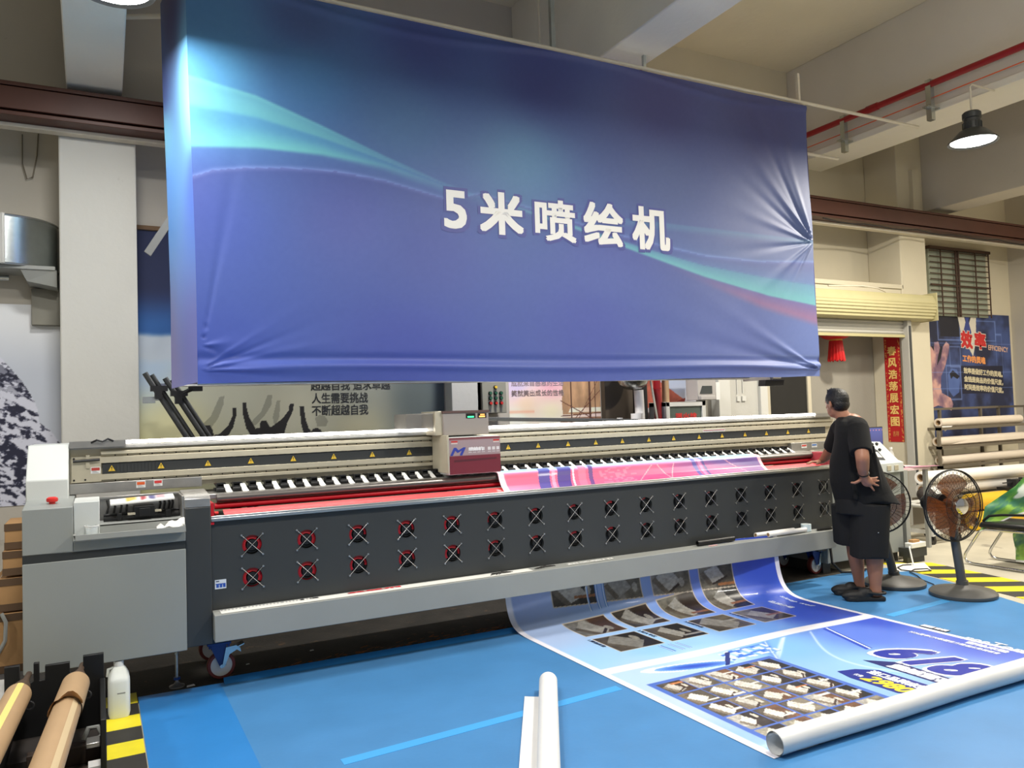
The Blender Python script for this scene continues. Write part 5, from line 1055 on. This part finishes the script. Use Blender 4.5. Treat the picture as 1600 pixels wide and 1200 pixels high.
# ------------------------------------------------------------------ pedestal fans
def pedestal_fan(label, face, R=.27, hz=.72, lean=0.):
    t = thing('pedestal_fan', label, 'fan', (0, 0, 0), 0, 'pedestal fans by the printer end')
    MB().lathe([(.0,0),(.245,0),(.252,.012),(.252,.028),(.235,.045),(.08,.075),(.055,.09),(.0,.09)], n=48).build('base', mat('grey_cast_base', (82, 81, 78), .5), t)
    lx, ly = .885*lean, -.466*lean
    MB().cyl((0,0,.07),(lx*.7,ly*.7,hz-.20),.036,.034,n=18).cyl((0,0,.085),(lx*.04,ly*.04,.12),.046,n=18).cyl((lx*.68,ly*.68,hz-.22),(lx,ly,hz-.02),.026,n=14).build('pole', mat('grey_pole', (76, 76, 76), .4), t)
    d = Vector((math.cos(face), math.sin(face), 0)); c = Vector((lx, ly, hz)) - d*.02
    MB().cyl(c-d*.20, c-d*.02, .075, .085, n=20).ball(c-d*.19, .07, 8).cyl((lx,ly,hz-.10), c-d*.12, .03, n=12).build('motor', M['black'], t)
    u = Vector((0, 0, 1)); v = d.cross(u)
    def ringpts(r, o, n=40): return [c+d*o+(u*math.cos(2*PI*k/n)+v*math.sin(2*PI*k/n))*r for k in range(n)]
    b = MB(); b.tube(ringpts(R, .055), .0065, n=8, closed=True); b.tube(ringpts(R, .075), .005, n=6, closed=True); b.build('cage_rim', M['black'], t)
    def dome(sign, nm):
        b = MB(); n = 44
        for k in range(n):
            a = 2*PI*k/n; w_ = u*math.cos(a)+v*math.sin(a)
            b.tube([c+d*(.06+sign*.085)+w_*.055, c+d*(.06+sign*.085)+w_*.13, c+d*(.06+sign*.062)+w_*.21, c+d*.06+w_*R], .0014, n=4, caps=False)
        for r, o in ((.15,.08),(.10,.086)): b.tube(ringpts(r, .06+sign*o), .0025, n=5, closed=True)
        return b.build(nm, M['black'], t)
    dome(1, 'front_guard'); dome(-1, 'rear_guard')
    MB().lathe([(.0,.010),(.04,.009),(.064,.0),(.064,-.008),(.0,-.008)], c+d*.15, d, 28).build('hub_badge', M['chrome'], t)
    b = MB()
    for k in range(3):
        a0 = 2*PI*k/3; n1 = 10; vs = []
        for i in range(n1+1):
            for j in range(5):
                r = .05+(R-.085)*j/4; a = a0+(i/n1-.5)*(1.98-.2*j/4); tw = (i/n1-.5)*.10*(1-.3*j/4)
                vs.append(c+d*(.06+tw)+(u*math.cos(a)+v*math.sin(a))*r)
        m = len(vs); vs2 = [q+d*.003 for q in vs]
        fs = [(i*5+j, (i+1)*5+j, (i+1)*5+j+1, i*5+j+1) for i in range(n1) for j in range(4)]; b.raw(vs, fs, True).raw(vs2, [f[::-1] for f in fs], True)
    b.build('blade', M['glass'], t); MB().cyl(c+d*.0, c+d*.10, .055, n=20).build('blade_hub', M['glass'], t)
    return t
fA = pedestal_fan('black pedestal fan with amber blades standing nearest the camera on the right', math.radians(-101), .29, .74, -.075); fA.location = (6.275, 4.10, .0045)
fB = pedestal_fan('black pedestal fan standing just behind the person in black', math.radians(-135), .27, .73, -.13); fB.location = (6.175, 4.655, .0045)

# ------------------------------------------------------------------ chair with draped print
t = thing('cantilever_chair', 'black chair on a bent chrome tube frame at the right edge', 'chair', (7.73, 4.5, 0))
def rl(s, d, z): return (7.735+d, 4.80-s, z)                       # s towards the viewer, d to the right
for d in (-.215, .195):
    MB().tube([rl(.66,d,.014), rl(.0,d,.014), rl(-.055,d,.025), rl(-.08,d,.06), rl(-.06,d,.11), rl(.07,d,.31), rl(.10,d,.345), rl(.15,d,.36), rl(.52,d,.37)], .0135, n=10).build('sled_tube', M['chrome'], t)
MB().tube([rl(.66,-.215,.014), rl(.66,.195,.014)], .0135, n=10).build('cross_tube', M['chrome'], t)
MB().hexa([rl(.08,-.24,.375), rl(.08,.22,.375), rl(.54,.22,.385), rl(.54,-.24,.385), rl(.10,-.23,.43), rl(.10,.21,.43), rl(.54,.21,.44), rl(.54,-.23,.44)]).build('seat', M['black'], t, .02)
MB().hexa([rl(.50,-.23,.40), rl(.50,.21,.40), rl(.55,.21,.40), rl(.55,-.23,.40), rl(.60,-.23,.88), rl(.60,.21,.88), rl(.65,.21,.88), rl(.65,-.23,.88)]).build('backrest', M['black'], t, .02)
for d in (-.20, .20): MB().tube([rl(.14,d,.38), rl(.12,d,.44), rl(.18,d,.49), rl(.3,d,.51), rl(.56,d,.53)], .012, n=8).build('armrest', M['black'], t)
def drape_col(U, V):
    n = noise(U, V, 2.4, 3); n2 = noise(U, V, 5, 5); c = mixc((30,96,52), (150,196,84), sstep(.35, .65, n)); c = mixc(c, (36,92,110), sstep(.52, .7, n2)*.6); c = mixc(c, (216,226,216), sstep(.66, .76, noise(U, V, 3, 0)))
    return mixc(c, (226,228,226), 1-sstep(.06, .075, V))
DR = [[(7.53,4.70,.37), (7.57,4.68,.57), (7.73,4.62,.665), (7.86,4.55,.755), (7.97,4.5,.87), (8.2,4.4,.98)], [(7.51,4.70,.365), (7.62,4.62,.50), (7.75,4.58,.57), (7.87,4.52,.63), (8.0,4.47,.70), (8.2,4.4,.78)], [(7.48,4.69,.34), (7.65,4.60,.415), (7.78,4.55,.465), (7.89,4.49,.495), (8.02,4.45,.53), (8.2,4.4,.57)]]
def drape(rows, nm, par):
    A = np.array(rows); nu, nv = A.shape[1], A.shape[0]
    def pos(U, V):
        x = U*(nu-1); i = np.clip(x.astype(int), 0, nu-2); fx = x-i; y = (1-V)*(nv-1); j = np.clip(y.astype(int), 0, nv-2); fy = y-j
        q = (A[j, i]*((1-fx)*(1-fy))[..., None]+A[j, i+1]*(fx*(1-fy))[..., None]+A[j+1, i]*((1-fx)*fy)[..., None]+A[j+1, i+1]*(fx*fy)[..., None])
        w_ = .012*np.sin(U*17+V*4)*np.sin(PI*V)
        return q[..., 0]-.3*w_, q[..., 1]-w_, q[..., 2]+.3*w_
    return Print().grid(np.linspace(0,1,60), np.linspace(0,1,40), pos, drape_col).build(nm, PRINT, par)
dr = thing('draped_print', 'green printed sheet with a white edge draped over the black chair', 'sheet', (7.8, 4.4, .37)); drape(DR, 'front_drape', dr)
drape([[(7.69,4.5,.32), (7.85,4.46,.40), (8.05,4.42,.48)], [(7.70,4.5,.18), (7.86,4.45,.22), (8.05,4.41,.26)], [(7.715,4.5,.055), (7.86,4.45,.03), (8.05,4.41,.03)]], 'hanging_drape', dr)
# ================================================================== items on the tray and in the foreground
def tube_item(name, x0, x1, y, z, r, ri, m, label, dy=0., grp=None, ring=None):
    t = thing(name, label, 'tube', ((x0+x1)/2, y, z-r), 0, grp); MB().pipe((x0,y,z),(x1,y+dy,z),r,ri,22).build('wall', M[m], t)
    if ring: MB().pipe((x0-.001,y,z),(x0+.01,y,z),ri+.004,ri*.6,18).build('core', M[ring], t)
    return t
TZ = .4885
tube_item('black_tube', 4.31, 4.70, 5.045, TZ+.022, .021, .012, 'black', 'short black tube lying on the printer tray')
tube_item('paper_tube', 4.965, 5.42, 5.062, TZ+.021, .020, .011, 'paper', 'rear of two white paper tubes on the printer tray', 0, 'white paper tubes on the tray', 'kraft')
tube_item('paper_tube', 5.06, 5.52, 5.012, TZ+.021, .020, .011, 'paper', 'front of two white paper tubes on the printer tray', .01, 'white paper tubes on the tray', 'kraft')
t = thing('tape_roll', 'small white and pale blue tape roll on the printer tray', 'tape', (5.56, 5.05, TZ)); MB().pipe((5.56,5.052,TZ+.001),(5.56,5.052,TZ+.062),.044,.036,28).build('wound_tape', mat('pale_blue_tape', (206,224,228), .4), t); MB().pipe((5.56,5.052,TZ+.002),(5.56,5.052,TZ+.061),.0355,.031,24).build('core', M['white'], t)
o = MB().prism([(5.64,5.0),(5.82,4.99),(5.82,5.04),(5.70,5.06)], 'z', TZ-.002, TZ+.014).build('black_strip', M['black']); tag(o, 'flat black strip lying beside the tape roll on the tray', 'strip')
o = MB().prism([(4.40,4.975),(4.47,4.985),(4.44,4.995),(4.38,4.99)], 'z', TZ-.003, TZ+.004).build('paper_scrap', mat('pink_scrap', (222,180,176), .6)); tag(o, 'tiny pink paper scrap beside the black tube on the tray', 'scrap')
# cup and tissue in the drip tray
t = thing('plastic_cup', 'clear plastic cup standing in the cabinet drip tray', 'cup', (-.03, 5.0, .995)); MB().lathe([(.0,.001),(.024,.001),(.033,.062),(.035,.064),(.035,.069),(.032,.066),(.0228,.004),(.0,.004)], (-.03,5.0,.995), n=24).build('cup', M['clear'], t); MB().lathe([(.0335,.062),(.037,.064),(.037,.070),(.0335,.070)], (-.03,5.0,.995), n=24).build('rim', M['white'], t)
b = MB(); r_ = random.Random(4); vs = [(.30+.15*i/7, 5.0+.08*j/4, 1.004+(.028+.03*i/7)*r_.random()*(1 if 0 < j < 4 else .3)+.008) for i in range(8) for j in range(5)]; b.raw(vs, [(i*5+j,(i+1)*5+j,(i+1)*5+j+1,i*5+j+1) for i in range(7) for j in range(4)])
o = b.build('tissue', M['paper']); tag(o, 'crumpled white tissue at the right end of the drip tray', 'tissue')
# black rack with the two kraft rolls
rk = thing('floor_roll_stand', 'black steel stand with notched top holding two cardboard tubes at the lower left', 'stand', (-.18, 4.5, 0))
b = MB(); pts = [(-.42,.02),(.02,.02),(.02,.425),(-.075,.425),(-.075,.35),(-.105,.33),(-.135,.35),(-.135,.405),(-.245,.405),(-.245,.335),(-.27,.335),(-.27,.425),(-.295,.425),(-.295,.335),(-.325,.32),(-.355,.335),(-.355,.425),(-.42,.425)]
b.prism(pts, 'y', 4.72, 4.75); 
b.build('notched_plate', M['black'], rk, .002)
b = MB(); b.box(-.415,-.385,3.3,4.72,.0,.30).box(.0,.025,4.05,4.72,.0,.30); b.build('side_rail', M['black'], rk, .004)
MB().box(-.41,.02,3.9,4.72,.012,.03).box(-.41,.02,4.40,4.72,.03,.06).build('floor_plate', mat('dusty_dark_plate', (48,42,38), .7, var=.2), rk)
MB().box(-.30,.0,4.30,4.36,.03,.115).box(-.30,.0,4.18,4.21,.03,.055).build('cross_bar', mat('dark_brown_bar', (62,50,42), .5), rk, .004)
t = thing('ratchet_strap', 'grey ratchet strap with a metal buckle on the black stand', 'strap', (-.04, 4.32, .1)); MB().tube([(-.07,4.36,.12),(-.05,4.38,.165),(-.01,4.38,.165),(.01,4.36,.13),(-.02,4.33,.12)], .012, n=8).build('strap_loop', M['tray'], t); MB().box(-.06,.0,4.24,4.33,.116,.14).build('buckle', M['steel'], t, .004); MB().box(-.05,.01,4.12,4.2,.056,.075).build('tag_plate', M['paper'], t)
def kraft(p0, p1, r, lab_, stripe, torn):
    t = thing('cardboard_tube', lab_, 'tube', tuple((Vector(p0)+Vector(p1))/2), 0, 'kraft tubes on the black stand'); p0, p1 = Vector(p0), Vector(p1); d = (p1-p0).normalized()
    MB().cyl(p0, p1, r, n=36).build('kraft_wrap', M['kraft'], t)
    MB().cyl(p0-d*.14, p0, r*.64, n=20).cyl(p0-d*.22, p0-d*.14, r*.42, n=16).cyl(p0-d*.40, p0-d*.22, r*.26, n=12).build('mandrel', mat('rusty_mandrel', (96,78,64), .5, metal=.4, var=.2, vscale=20), t)
    s_ = d.cross(Vector((0,0,1))).normalized(); n_ = s_.cross(d)
    if n_.z < 0: n_ = -n_
    if s_.x < 0: s_ = -s_
    c = p0+d*.02+s_*r*.85-n_*r*.9; MB().tube([c+s_*.018*math.cos(2*PI*k/16)+n_*.018*math.sin(2*PI*k/16) for k in range(16)], .006, n=6, closed=True).build('ring_pin', M['rubber'], t)
    b = MB(); L = (p1-p0).length; a = stripe; vs = []
    for i in range(13):
        for da in (-.22, 0, .22): q = p0+d*(L*i/12)+(s_*math.sin(a+da)+n_*math.cos(a+da))*(r+.0012); vs.append(q)
    b.raw(vs, [(3*i+j, 3*i+j+1, 3*i+j+4, 3*i+j+3) for i in range(12) for j in (0, 1)]); b.build('masking_strip', M['masking'] if not torn else mat('pale_tape', (198,176,138), .6), t)
    if torn:
        b = MB(); q0 = p0+d*.42
        b.cyl(p0-d*.004, q0, r+.005, n=36, caps=False); b.build('outer_wrap', M['kraft'], t)
        vs = []
        for i in range(14): a = -1.7+2.9*i/13; up = .006+.022*max(0, math.sin((i-6)/7*PI))*(i > 6); e = s_*math.sin(a)+n_*math.cos(a); vs += [q0+e*(r+.004)+d*.0, q0+e*(r+.006+up)+d*(.03+.02*math.sin(i*1.3)+up*.3)]
        MB().raw(vs, [(2*i, 2*i+1, 2*i+3, 2*i+2) for i in range(13)]).raw([v+d*.002 for v in vs], [(2*i+2, 2*i+3, 2*i+1, 2*i) for i in range(13)]).build('torn_edge', M['cardboard'], t)
    return t
kraft((-.103,4.40,.375), (-.205,2.7,.43), .056, 'cardboard tube with torn wrap on the right of the black stand', .75, True)
kraft((-.337,4.38,.375), (-.415,2.7,.43), .056, 'cardboard tube with a yellow tape strip on the left of the black stand', .25, False)
# jerrycan
t = thing('jerrycan', 'white plastic jerrycan standing between the black stand and the striped tape', 'jerrycan', (.09, 5.0, 0))
b = MB(); sec = [(0,.052,.088),(.02,.056,.092),(.19,.056,.092),(.215,.052,.085),(.25,.036,.04),(.262,.026,.026)]
vs = []; 
for z, a, bb in sec:
    for k in range(28):
        th = 2*PI*k/28; e = .45; vs.append((.095+a*abs(math.cos(th))**e*(1 if math.cos(th) >= 0 else -1), 5.03+bb*abs(math.sin(th))**e*(1 if math.sin(th) >= 0 else -1), z+.004))
n_ = 28; b.raw(vs, [(i*n_+k, i*n_+(k+1) % n_, (i+1)*n_+(k+1) % n_, (i+1)*n_+k) for i in range(len(sec)-1) for k in range(n_)]+[list(range(n_))[::-1], [5*n_+k for k in range(n_)]], True)
b.build('body', M['jerry'], t); MB().cyl((.095,5.03,.262),(.095,5.03,.295),.026,n=24).build('cap', M['white'], t)
MB().tube([(.04,5.03,.215),(.043,5.03,.255),(.07,5.03,.262)], .009, n=8).build('handle', M['jerry'], t)
MB().box(.085,.125,4.9375,4.9395,.135,.142).build('embossed_mark', M['tray'], t)
# white roll of film in the middle foreground
t = thing('film_roll', 'white roll of film with a loose flap lying on the blue floor in the foreground', 'roll', (1.9, 3.4, 0)); p0 = Vector((2.29,4.02,.062)); p1 = Vector((1.55,2.75,.062)); d = (p1-p0).normalized(); s_ = Vector((d.y,-d.x,0))
MB().cyl(p0, p1, .052, n=32).build('wound_film', M['paper'], t)
fv = []
for i in range(2):
    q = (p0 if i == 0 else p1)+d*(.10 if i == 0 else 0); 
    for sx, z in ((.0,-.05),(.06,-.056),(.11,-.054),(.135,-.052)): fv.append(q+s_*sx*(1+.0*i)+Vector((0,0,z)))
MB().raw(fv, [(k, k+1, 5+k, 4+k) for k in range(3)]).raw([v+Vector((0,0,.002)) for v in fv], [(4+k, 5+k, k+1, k) for k in range(3)]).build('loose_flap', M['paper'], t)
# shreds and scraps under the printer
b = MB(); r_ = random.Random(11)
for k in range(240):
    x = r_.uniform(.9, 2.68); y = 5.275+abs(r_.gauss(0, .05))*(1+.4*(x > 1.6)); a = r_.uniform(-.6, .6); L = r_.uniform(.02, .07); w_ = r_.uniform(.002, .005)
    dx, dy = math.cos(a)*L, math.sin(a)*L; z = .003+r_.random()*.012
    b.raw([(x,y,z),(x+dx,y+dy,z+r_.random()*.01),(x+dx-w_*math.sin(a),y+dy+w_*math.cos(a),z+.004),(x-w_*math.sin(a),y+w_*math.cos(a),z+.003)], [(0,1,2,3)])
o = b.build('shredded_debris', mat('rust_brown_shreds', (150,92,52), .8), None); tag(o, 'brown shreds scattered on the dark floor along the blue covering edge', 'debris', kind='stuff')
o = MB().box(5.52,5.74,5.86,6.05,.001,.20).build('small_carton', M['cardboard'], None, .004); tag(o, 'small brown carton on the floor under the right end of the printer', 'box')
for x, y, s_ in ((.47,5.19+.10,.05), (1.30,5.62,.03), (.86,5.55,.025)):
    o = MB().prism([(x,y),(x+s_,y+s_*.2),(x+s_*.9,y+s_*.8),(x+s_*.1,y+s_*.6)], 'z', .0015, .004).build('paper_scrap', M['paper']); tag(o, {.05:'white paper scrap beside the levelling foot', .03:'white paper scrap deep under the middle of the front tray', .025:'tiny paper scrap under the printer near the left castor'}[s_], 'scrap')
# ================================================================== the person at the right end of the printer
# local frame: x to the right, y away from the viewer, z up, feet at the origin
pers = empty('person', (0, 0, 0))
tag(pers, 'person in black T-shirt, black shorts and clogs leaning on the printer, hand on hip', 'person')
def fuse(name, mb, m, parent, voxel=.006, smooth=6, k=.5):
    """overlapping closed shapes become one continuous skin"""
    me = mb.mesh('solid', M['skin'], fix=False); bm = bmesh.new(); bm.from_mesh(me); bmesh.ops.remove_doubles(bm, verts=bm.verts, dist=1e-5); bmesh.ops.recalc_face_normals(bm, faces=bm.faces); bm.to_mesh(me); bm.free()
    o = bpy.data.objects.new('solid', me); COL.objects.link(o)
    r = o.modifiers.new('r', 'REMESH'); r.mode = 'VOXEL'; r.voxel_size = voxel
    s_ = o.modifiers.new('s', 'SMOOTH'); s_.factor = k; s_.iterations = smooth
    out = bpy.data.meshes.new_from_object(o.evaluated_get(bpy.context.evaluated_depsgraph_get()))
    bpy.data.objects.remove(o); bpy.data.meshes.remove(me)
    out.name = name; out.materials.clear(); out.materials.append(m)
    out.polygons.foreach_set('use_smooth', [True]*len(out.polygons)); out.polygons.foreach_set('material_index', [0]*len(out.polygons))
    return link(name, out, parent)
def limb(b, pts):
    """chain of (x, y, z, r): tapered segments with balls at the joints"""
    for i, (x, y, z, r) in enumerate(pts):
        b.ball((x, y, z), r*.995, 8)
        if i: q = pts[i-1]; b.cyl(q[:3], (x, y, z), q[3], r, n=18)
    return b
def ell(b, c, ax, r, n=10):
    """ellipsoid with given axes (three vectors) and radii"""
    s0 = len(b.v); b.ball((0, 0, 0), 1, n)
    for i in range(s0, len(b.v)):
        v = b.v[i]; q = Vector(c)+ax[0]*v[0]*r[0]+ax[1]*v[1]*r[1]+ax[2]*v[2]*r[2]; b.v[i] = tuple(q)
    return b
UP = Vector((0, 0, 1))
hf = Vector((-.42, .90, -.10)).normalized(); hl = UP.cross(hf).normalized(); hu = hf.cross(hl)          # head looks left and away, at the print
hc = Vector((-.158, .03, 1.605))
b = MB()
ell(b, hc+hu*.018, (hl, hf, hu), (.078, .097, .098)); ell(b, hc-hu*.048+hf*.022, (hl, hf, hu), (.060, .074, .072))      # skull, jaw
ell(b, hc+hf*.098-hu*.022, (hl, hf, hu), (.013, .020, .024), 6); ell(b, hc+hf*.088-hu*.060, (hl, hf, hu), (.024, .012, .009), 6)   # nose, lips
ell(b, hc+hf*.084+hu*.018, (hl, hf, hu), (.048, .012, .010), 6)                                           # brow
for s_ in (-1, 1): ell(b, hc+hl*s_*.084-hu*.010-hf*.008, (hl, (hf-hl*s_*.5).normalized(), hu), (.010, .020, .034), 8)    # ears
limb(b, [(-.10,.0,1.43,.058), (-.118,.005,1.49,.060), (-.142,.02,1.545,.058)])
# trunk inside the clothes
for z, c, a in ((1.40,(-.06,0),.12), (1.28,(-.055,0),.125), (1.12,(-.045,0),.15), (.96,(-.02,0),.16), (.84,(-.01,0),.155)): b.ball((c[0], c[1], z), a, 10)
limb(b, [(-.06,-.14,1.40,.075), (-.05,.14,1.40,.075)])
# near arm: elbow out towards the viewer, hand on the hip
limb(b, [(-.075,-.185,1.385,.066), (-.118,-.31,1.215,.054), (-.125,-.335,1.165,.052), (-.112,-.305,1.095,.047), (-.094,-.266,1.035,.036)])
HX, HZ = -.112, .022
pc = [(.022+HX,-.262,1.012+HZ,.034), (.040+HX,-.250,.975+HZ,.036), (.062+HX,-.244,.950+HZ,.036)]; limb(b, pc)
ell(b, (.052+HX,-.246,.952+HZ), (Vector((.8,.05,-.35)).normalized(), Vector((0,1,0)), Vector((.35,0,.8)).normalized()), (.050, .016, .042), 8)
for kx, kz, tx_, tz_, r in ((.086,.976,.142,.982,.0098), (.096,.958,.150,.955,.0102), (.092,.938,.146,.916,.0100), (.076,.920,.110,.878,.0092)):
    kx += HX; tx_ += HX; kz += HZ; tz_ += HZ; mx_, mz_ = (kx+tx_)/2, (kz+tz_)/2-.002
    limb(b, [(kx-.02,-.246,kz-.002,r*1.08), (kx,-.249,kz,r*1.05), (mx_,-.247,mz_,r), (tx_,-.236,tz_,r*.86)])
limb(b, [(.020+HX,-.254,.985+HZ,.016), (-.012+HX,-.254,.962+HZ,.0135), (-.045+HX,-.248,.945+HZ,.0115), (-.068+HX,-.240,.948+HZ,.0095)])      # thumb
# far arm: reaching to the edge of the front panel
limb(b, [(-.10,.17,1.385,.064), (-.085,.37,1.215,.050), (-.070,.54,1.130,.041), (-.062,.645,1.092,.030)])
ell(b, (-.095,.650,1.083), (Vector((-.95,-.25,-.1)).normalized(), Vector((-.25,.95,0)).normalized(), UP), (.055, .042, .015), 8)
for i, (oy, L, r) in enumerate(((-.030,.070,.0092), (-.010,.085,.0098), (.012,.082,.0098), (.032,.066,.0088))):
    x0, y0 = -.132+.25*oy, .640+oy*.95; ux, uy = -.96, -.25+.35*oy/.03*.25
    limb(b, [(x0+.015,y0,1.084,r*1.05), (x0+ux*L*.45,y0+uy*L*.45,1.084,r), (x0+ux*L*.8,y0+uy*L*.8,1.074,r*.92), (x0+ux*L,y0+uy*L,1.068,r*.85)])
limb(b, [(-.085,.622,1.078,.014), (-.115,.590,1.072,.0115), (-.142,.572,1.068,.0095)])
# legs and feet
limb(b, [(-.085,.09,.86,.095), (-.06,.10,.60,.088), (-.036,.10,.44,.070), (-.030,.105,.34,.066), (-.018,.11,.22,.054), (-.010,.11,.12,.042), (-.008,.11,.07,.042)])
limb(b, [(.035,-.08,.86,.10), (.035,-.085,.60,.092), (.042,-.09,.44,.074), (.042,-.085,.34,.070), (.038,-.09,.22,.058), (.036,-.09,.12,.045), (.036,-.09,.065,.044)])
for ax_, ay, tx_, ty_ in ((-.008,.11,-.20,.15), (.036,-.09,-.17,-.07)): limb(b, [(ax_+.02,ay,.050,.032), (ax_-.04,ay+.01,.055,.036), ((ax_+tx_)/2,(ay+ty_)/2,.042,.032), (tx_,ty_,.034,.024)])
fuse('body', b, M['skin'], pers, .0055, 5)
# hair
b = MB(); ell(b, hc+hu*.032-hf*.012, (hl, hf, hu), (.086, .101, .094), 12); ell(b, hc-hu*.012-hf*.042, (hl, hf, hu), (.079, .064, .066), 10); ell(b, hc+hu*.098+hf*.012, (hl, hf, hu), (.058, .058, .032), 8)
for k in range(26):
    a = 2*PI*k/26; rr = .012+.034*((k*7) % 5)/5; q = hc+hu*(.116-.25*rr)+hl*rr*math.cos(a)*1.1+hf*(.015+rr*math.sin(a)); b.cyl(q-hu*.03, q+hu*(.014+.006*(k % 3))+hf*.012+hl*.006*((k % 4)-1.5), .009, .003, n=6)
fuse('hair', b, M['hair'], pers, .005, 2, .4)
# T-shirt
f2 = Vector((-.85, .53, 0)).normalized(); l2 = UP.cross(f2)
def ringloft(b, rings, n=40, hem=None):
    vs = []
    for i, (z, cs, cd, a, bb) in enumerate(rings):
        for k in range(n):
            th = 2*PI*k/n; q = Vector((cs, cd, z))+f2*a*math.cos(th)+l2*bb*math.sin(th)
            if hem and i == 0: q.z += hem(q)
            vs.append(q)
    m_ = len(rings); fs = [(i*n+k, i*n+(k+1) % n, (i+1)*n+(k+1) % n, (i+1)*n+k) for i in range(m_-1) for k in range(n)]
    return b.raw(vs, fs+[list(range(n))[::-1], [(m_-1)*n+k for k in range(n)]], True)
b = MB()
hem = lambda q: -.015+.045*math.exp(-((q.x-.06)/.10)**2)-.03*max(0, -q.x-.08)/.1+.012*math.sin(q.x*40)*.5
ringloft(b, [(.785,.050,0,.246,.215),(.86,.006,0,.230,.208),(.95,-.022,0,.220,.205),(1.04,-.038,0,.205,.205),(1.13,-.048,0,.188,.208),(1.22,-.053,0,.158,.214),(1.30,-.055,0,.138,.222),(1.37,-.058,0,.128,.222),(1.42,-.063,0,.118,.205),(1.455,-.075,0,.102,.165),(1.475,-.085,0,.088,.115),(1.492,-.092,0,.074,.085)], hem=hem)
limb(b, [(-.085,-.03,1.445,.062), (-.075,-.15,1.405,.088)]); limb(b, [(-.085,.04,1.445,.062), (-.082,.15,1.395,.080)]); limb(b, [(-.075,-.15,1.405,.088), (-.06,0,1.36,.10), (-.082,.15,1.395,.080)])
b.cyl((-.078,-.165,1.40),(-.118,-.30,1.205),.088,.084,n=24); b.ball((-.078,-.165,1.398), .086, 8)            # near sleeve
b.cyl((-.085,.16,1.39),(-.088,.34,1.22),.080,.074,n=24); b.ball((-.082,.155,1.39), .078, 8)              # far sleeve
for (p0, p1, r) in (((-.16,-.155,1.18),(-.13,-.185,.84),.014), ((.04,-.17,1.25),(.07,-.185,.90),.016)): b.cyl(p0, p1, r*.6, r*1.3, n=10); b.ball(p0, r*.6, 5); b.ball(p1, r*1.3, 5)
fuse('t_shirt', b, M['tee'], pers, .007, 5)
# shorts
b = MB()
ringloft(b, [(.70,-.01,0,.20,.195),(.80,-.01,0,.20,.19),(.86,-.005,0,.19,.185)])
def leg(c0, c1, r0, r1, z0, z1, sl):
    n = 30; vs = []
    for z, (cx, cy), r in ((z0, c0, r0), ((z0+z1)/2, ((c0[0]+c1[0])/2, (c0[1]+c1[1])/2), (r0+r1)/2), (z1, c1, r1)):
        for k in range(n): th = 2*PI*k/n; vs.append((cx+r*1.05*math.cos(th), cy+r*math.sin(th), z+(sl*math.cos(th)+.008*math.sin(3*th) if z == z1 else 0)))
    b.raw(vs, [(i*n+k, i*n+(k+1) % n, (i+1)*n+(k+1) % n, (i+1)*n+k) for i in range(2) for k in range(n)]+[list(range(n)), [2*n+k for k in range(n)][::-1]], True)
leg((-.075,.085),(-.066,.10),.135,.130,.76,.425,-.012); leg((.035,-.075),(.0,-.08),.145,.140,.78,.352,-.004)
fuse('shorts', b, M['shorts'], pers, .007, 4)
b = MB(); b.ball((.02,-.224,.565), .006, 5); b.build('shorts_rivet', M['chrome'], pers)
# bracelet and clogs
d_ = Vector((.018, .04, -.06)).normalized(); c_ = Vector((-.0955,-.270,1.042)); x_ = d_.orthogonal().normalized(); y_ = d_.cross(x_)
MB().tube([c_+(x_*math.cos(2*PI*k/24)+y_*math.sin(2*PI*k/24))*.0405 for k in range(24)], .005, n=8, closed=True).build('bracelet', M['black'], pers)
for nm, hx, hy, tx_, ty_ in (('clog', .100,-.105,-.205,-.07), ('clog', .065,.10,-.205,.15)):
    b = MB(); n = 8; d_ = Vector((tx_-hx, ty_-hy, 0)); L = d_.length; d_.normalize(); p_ = UP.cross(d_)
    def at(t, s_, z): q = Vector((hx, hy, 0))+d_*t*L+p_*s_; return (q.x, q.y, z)
    prof = [(0,.030),(.06,.040),(.25,.042),(.5,.046),(.75,.054),(.9,.050),(1.0,.030)]
    vs = [at(t, s_*w_, z) for z in (.001, .030) for t, w_ in prof for s_ in (-1, 1)]; m_ = len(prof)*2
    fs = []
    for i in range(len(prof)-1):
        a = 2*i; fs += [(a, a+2, a+3, a+1), (m_+a, m_+a+1, m_+a+3, m_+a+2), (a, m_+a, m_+a+2, a+2), (a+1, a+3, m_+a+3, m_+a+1)]
    fs += [(0, 1, m_+1, m_), (m_-2, 2*m_-2, 2*m_-1, m_-1)]; b.raw(vs, fs)
    ell(b, at(.70, 0, .040), (d_, p_, UP), (.40*L, .052, .046), 10); ell(b, at(.50, 0, .055), (d_, p_, UP), (.22*L, .048, .052), 10)
    for s_ in (-1, 1): limb(b, [(*at(.42, s_*.042, .070), .012), (*at(.2, s_*.046, .060), .011), (*at(.02, s_*.030, .062), .011)])
    limb(b, [(*at(.02, -.030, .062), .011), (*at(-.02, 0, .062), .011), (*at(.02, .030, .062), .011)])
    fuse(nm, b, M['clog'], pers, .005, 3)
pers.location = (5.59, 4.48, .005); pers.rotation_euler = (0, 0, -CYAW)
